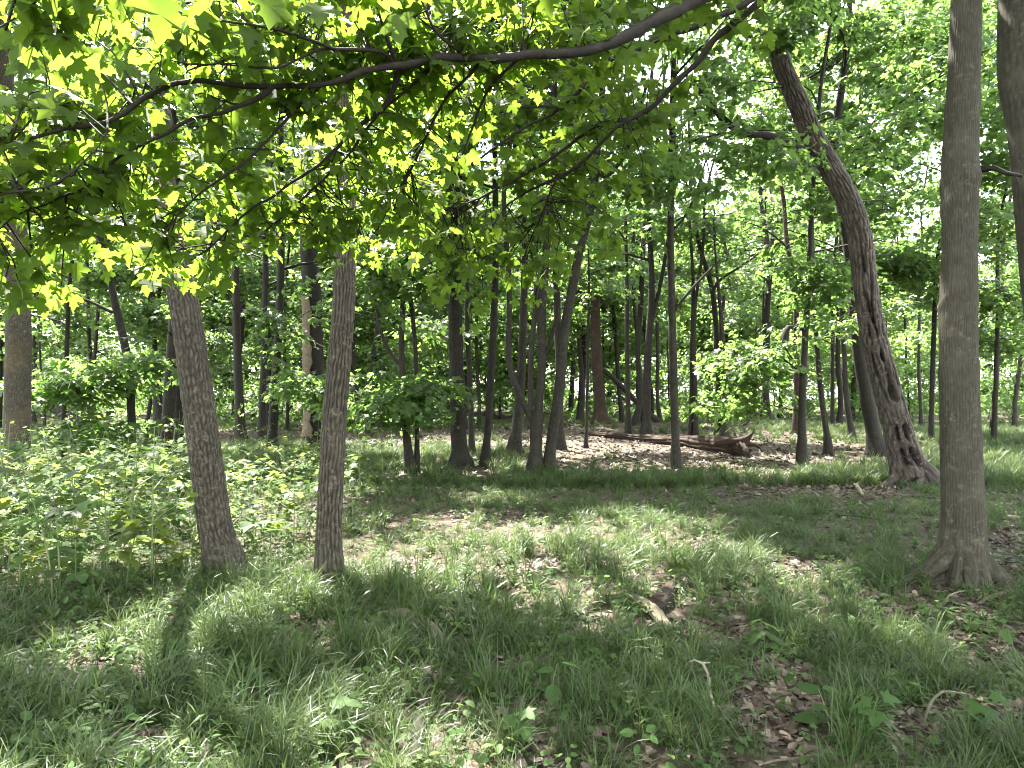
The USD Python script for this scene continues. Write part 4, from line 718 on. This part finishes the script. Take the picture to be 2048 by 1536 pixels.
while len(sp_) < 235:
    px, py = rs.uniform(-40, 800), rs.uniform(925, 1235)
    lim = 1215 - .26 * max(0, px - 150) if px < 620 else 1090 - .5 * (px - 620)
    if py > lim or (px > 620 and rs.random() < .65): continue
    q = on_ground(px, py)
    if all((q[0] - a) ** 2 + (q[1] - b) ** 2 > .036 for a, b, _ in sp_): sp_.append((q[0], q[1], rs.uniform(.65, 1.25) * (1.3 if px < 360 else 1.05)))
kinds = ['bushy oval-leaved seedling', 'broad oval-leaved seedling', 'tall small-leaved seedling', 'low yellowish lobed-leaved seedling', 'tall wispy yellow-green weed', 'dark lobed-leaved seedling']
def where(x, y):
    px, py, _ = to_px(np.array([x, y, 0.])); row = 'back' if py < 1010 else 'middle' if py < 1100 else 'front'
    col = 'below the lichened trunk' if px < 130 else 'left of the netted-bark tree' if px < 400 else 'between the two foreground trunks' if px < 660 else 'right of the straight ridged trunk'
    return f'{col}, {row} of the thicket'
copies('shrub_seedling', first, sp_, [f'{kinds[i % 6]} {where(x, y)}' for i, (x, y, _) in enumerate(sp_)], 'shrub', 'g', rs)
fr = [plant_class('woodland_plant', .22, 5, .13, 620, OUT_OVAL, 0), plant_class('woodland_plant', .26, 7, .12, 621, OUT_MID, 0), plant_class('woodland_plant', .2, 3, .15, 622, OUT_OVAL, 0)]
spots_ = [(1660, 1470, 1.1), (1735, 1500, 1.2), (1102, 1400, 1.1), (690, 1505, 1.), (1530, 1312, 1.), (1282, 1215, .8), (2000, 1285, .9), (1250, 1225, .7), (1520, 1200, .7), (1135, 1320, .7), (1950, 1475, .9), (700, 1180, .8), (540, 1185, .9), (1030, 1500, .8)]
labs = ['broad three-leaved plant at the bottom right beside the brown leaf patch', 'pair of wide pale leaves at the bottom edge, right of the three-leaved plant', 'bluish-leaved plant in the bottom middle, left of the pale bare stick', 'low plant with rounded leaves at the bottom edge under the left foreground trunks',
        'light green five-leaved plant beside the bare brown patch right of the curved stick', 'small leafy plant at the upper end of the curved log', 'pale whitish-leaved plant below the stout right trunk', 'tiny seedling just left of the curved log', 'small plant above the five-leaved plant, left of the stout right trunk', 'small five-fingered plant in the grass between the two curved roots',
        'yellow-green plant in the lower right corner', 'broad-leaved plant at the foot of the straight ridged trunk', 'pale plant between the feet of the two foreground trunks', 'short plant at the bottom edge left of the big grass clump']
copies('woodland_plant', fr, [(*on_ground(a, b)[:2], s) for a, b, s in spots_], labs, 'plant', None, rs)

# ------------------------------------------------------------------ logs and sticks
def log_path(pts, lift=0.):
    q = []
    for px, py, rad in pts:
        g_ = on_ground(px, py); q.append([g_[0], g_[1], g_[2] + rad * .7 + lift, rad])
    return np.array(q)
def log_mesh(q, step, sides, seed, bark, dent=.08):
    return trunk(q, step, sides, seed, bark, 0., 4, .2, dent)[:2]
q = log_path([(1165, 870, .06), (1215, 875, .09), (1275, 882, .13), (1340, 889, .18), (1400, 897, .21), (1450, 904, .22), (1474, 909, .21), (1486, 912, .13)])
fl = thing('fallen_log', 'rotten red-brown fallen log with a torn root end on the brown leaves', 'log', q[-2, :3] - [0, 0, .2]); o_ = q[-2, :3] - [0, 0, .2]
m_, rel_ = log_mesh(q, .05, 48, 3, (.08, .9, .06, .8)); put('log', m_, M['bark_red'], fl, True, o_)
Yl = q[-2, 1]
for pts in ([(1462, 900, 26), (1484, 890, 19), (1497, 877, 10), (1507, 862, 4)], [(1480, 895, 14), (1500, 888, 10), (1516, 893, 6), (1522, 899, 3)], [(1484, 905, 22), (1496, 903, 12), (1503, 900, 5)], [(1476, 915, 24), (1492, 918, 13), (1500, 922, 5)], [(1430, 888, 14), (1466, 884, 15), (1490, 878, 12), (1505, 866, 5)]):
    a = np.array([[*at(px, py, Yl - .05 * i), w / 2 / FPX * Yl] for i, (px, py, w) in enumerate(pts)]); s_, _ = smooth_path(a, .06); put('root', tube(s_[:, :3], s_[:, 3], 9), M['bark_red'], fl, True, o_)
def stick(name, label, cat, pts, mat, forks=(), seed=0, sides=8, raised=False):
    q = np.array([[*(at(px, py, Y_) if Y_ else on_ground(px, py)), w] for px, py, w, Y_ in pts]); q[:, 2] += 0 if raised else q[:, 3] * .6 + .015
    t = thing(name, label, cat, q[0, :3]); s_, _ = smooth_path(q, max(.03, q[:, 3].min())); r = rng_of(seed, 6); s_[:, :3] += np.cumsum(r.normal(0, .0025, (len(s_), 3)), 0)
    if q[:, 3].max() >= .04: put('stick', trunk(q, .012 if q[0, 1] < 12 else .05, 40, seed + 50, (.022, .10, .010, .7), .25, 3, .08, .11)[0], M[mat], t, True, q[0, :3])
    else: put('stick', tube(s_[:, :3], s_[:, 3] * (1 + .12 * r.normal(0, 1, len(s_))), sides), M[mat], t, True, q[0, :3])
    for fk in forks:
        a = np.array([[*(at(px, py, Y_) if Y_ else on_ground(px, py)), w] for px, py, w, Y_ in fk]); a[:, 2] += 0 if raised else .02; s2, _ = smooth_path(a, .05); put('side_twig', tube(s2[:, :3], s2[:, 3], 6), M[mat], t, True, q[0, :3])
    return t
G = 0
stick('curved_log', 'short curved mossy log beside a dark stump piece in the front grass', 'log', [(1238, 1203, .035, G), (1275, 1213, .045, G), (1305, 1232, .045, G), (1330, 1262, .035, G), (1352, 1300, .02, G)], 'stick', seed=1)
stick('stump_piece', 'dark broken stump piece leaning at the end of the short curved log', 'stump', [(1312, 1222, .05, G), (1326, 1208, .06, G), (1338, 1190, .05, G)], 'bark_red', seed=2)
stick('exposed_root', 'grey-brown curved root arching out of the grass in the middle foreground', 'root', [(790, 1238, .03, G), (820, 1248, .045, G), (855, 1268, .045, G), (885, 1296, .03, G)], 'stick', seed=3)
stick('rotten_log', 'dark rotten log sunk in the grass, running down to the bottom edge', 'log', [(868, 1318, .012, G), (853, 1350, .024, G), (846, 1400, .03, G), (829, 1460, .033, G), (822, 1540, .03, G)], 'bark_dark', seed=4)
stick('pale_branch', 'pale bare forked branch lying from the grass to the bottom edge', 'branch', [(1404, 1326, .008, 3.95), (1413, 1345, .010, 3.9), (1423, 1390, .011, 3.75), (1438, 1440, .012, G), (1465, 1490, .014, G), (1520, 1545, .018, G)], 'pale_stick', [[(1404, 1326, .007, 3.95), (1390, 1320, .005, 3.97), (1378, 1324, .003, 4.)], [(1404, 1326, .006, 3.95), (1420, 1325, .004, 3.97)]], 5, raised=True)
stick('arched_twig', 'thin bare arched twig above the big grass clump at the bottom', 'twig', [(1168, 1342, .004, 4.05), (1160, 1375, .005, 3.95), (1140, 1412, .006, 3.8), (1112, 1436, .006, 3.65), (1085, 1442, .007, G), (1040, 1458, .008, G), (1018, 1468, .006, G)], 'pale_stick', (), 6, raised=True)
stick('arched_twig', 'brown arched twig at the lower right above the dry leaves', 'twig', [(1845, 1452, .007, G), (1852, 1420, .007, 3.55), (1872, 1392, .007, 3.65), (1905, 1388, .006, 3.72), (1935, 1400, .005, G)], 'stick', (), 7, raised=True)
stick('twig', 'straight pale twig lying flat above the curved log', 'twig', [(1288, 1174, .010, G), (1340, 1173, .010, G), (1400, 1170, .007, G)], 'stick', (), 8)
stick('twig', 'long dry twig across the brown patch at the foot of the stout right trunk', 'twig', [(1868, 1166, .008, G), (1930, 1170, .008, G), (1995, 1168, .007, G)], 'pale_stick', (), 9)
stick('twig', 'bent dry twig lying near the right edge below the stout trunk', 'twig', [(1960, 1212, .010, G), (2000, 1196, .014, G), (2060, 1186, .014, G)], 'stick', (), 10)
stick('twig', 'small forked root twig right under the stout right trunk', 'twig', [(1896, 1206, .006, G), (1908, 1192, .007, G), (1930, 1188, .006, G), (1962, 1186, .005, G)], 'pale_stick', (), 11)
stick('twig', 'thin straight stick lying across the brown patch at the lower right', 'twig', [(1880, 1470, .010, G), (1920, 1478, .010, G), (1965, 1487, .008, G)], 'stick', (), 12)
stick('twig', 'dark upright dead twig in the sunlit grass patch', 'twig', [(1148, 1148, .008, G), (1138, 1128, .006, 6.9), (1125, 1108, .004, 6.95)], 'twig', (), 13, raised=True)
stick('twig', 'long dry stick crossing the sunlit grass left of the curved log', 'twig', [(1075, 1078, .010, G), (1120, 1085, .011, G), (1180, 1092, .008, G)], 'stick', (), 14)
stick('bark_strip', 'short pale strip of wood on the shaded grass left of the crooked tree', 'stick', [(1712, 974, .03, G), (1720, 983, .03, G), (1727, 992, .025, G)], 'pale_stick', (), 15)
stick('twig', 'dark fallen branch behind the twin-trunked tree foot', 'twig', [(1100, 932, .02, G), (1135, 940, .03, G), (1165, 948, .02, G)], 'bark_dark', (), 16)
stick('toppled_log', 'upper one of two slanting fallen trunks behind the lichen trunk at left', 'log', [(60, 792, .10, 24.), (110, 818, .14, 24.), (160, 846, .16, 24.), (225, 872, .17, 24.)], 'bark_grey', (), 17, 12, True)
stick('toppled_log', 'lower slanting fallen trunk behind the shrubs at left', 'log', [(165, 842, .12, 22.5), (205, 856, .13, 22.5), (245, 874, .14, 22.5)], 'bark_grey', (), 18, 12, True)
stick('leaning_pole', 'slanting dead pole leaning among the trunks behind the fallen log', 'log', [(1200, 735, .09, 30.), (1260, 790, .11, 30.), (1300, 830, .13, 30.), (1350, 862, .14, 30.)], 'bark_mid', [[(1290, 826, .07, 30.), (1270, 835, .05, 30.), (1252, 850, .04, 30.)]], 19, 10, True)
for i, (lab, pts) in enumerate([('long slanting dead branch of the brush heap behind the fallen log', [(1405, 868, .05, 27.), (1430, 855, .045, 27.), (1455, 842, .04, 27.), (1478, 833, .02, 27.)]), ('dead branch poking right from the brush heap', [(1440, 872, .05, 27.), (1465, 866, .045, 27.), (1490, 848, .03, 27.), (1500, 838, .015, 27.)]), ('thin fork of the brush heap pointing up left', [(1455, 868, .04, 27.), (1440, 860, .03, 27.), (1420, 862, .015, 27.)]),
                             ('low dead branch between the log end and the straight slim trunk', [(1520, 886, .03, 24.), (1545, 882, .03, 24.), (1575, 872, .02, 24.)]), ('dark dead branch lying on the leafy rise', [(1120, 862, .08, 28.), (1150, 858, .10, 28.), (1180, 864, .07, 28.)])]):
    stick('dead_branch', lab, 'branch', pts, 'bark_mid', (), 30 + i, 8, True)
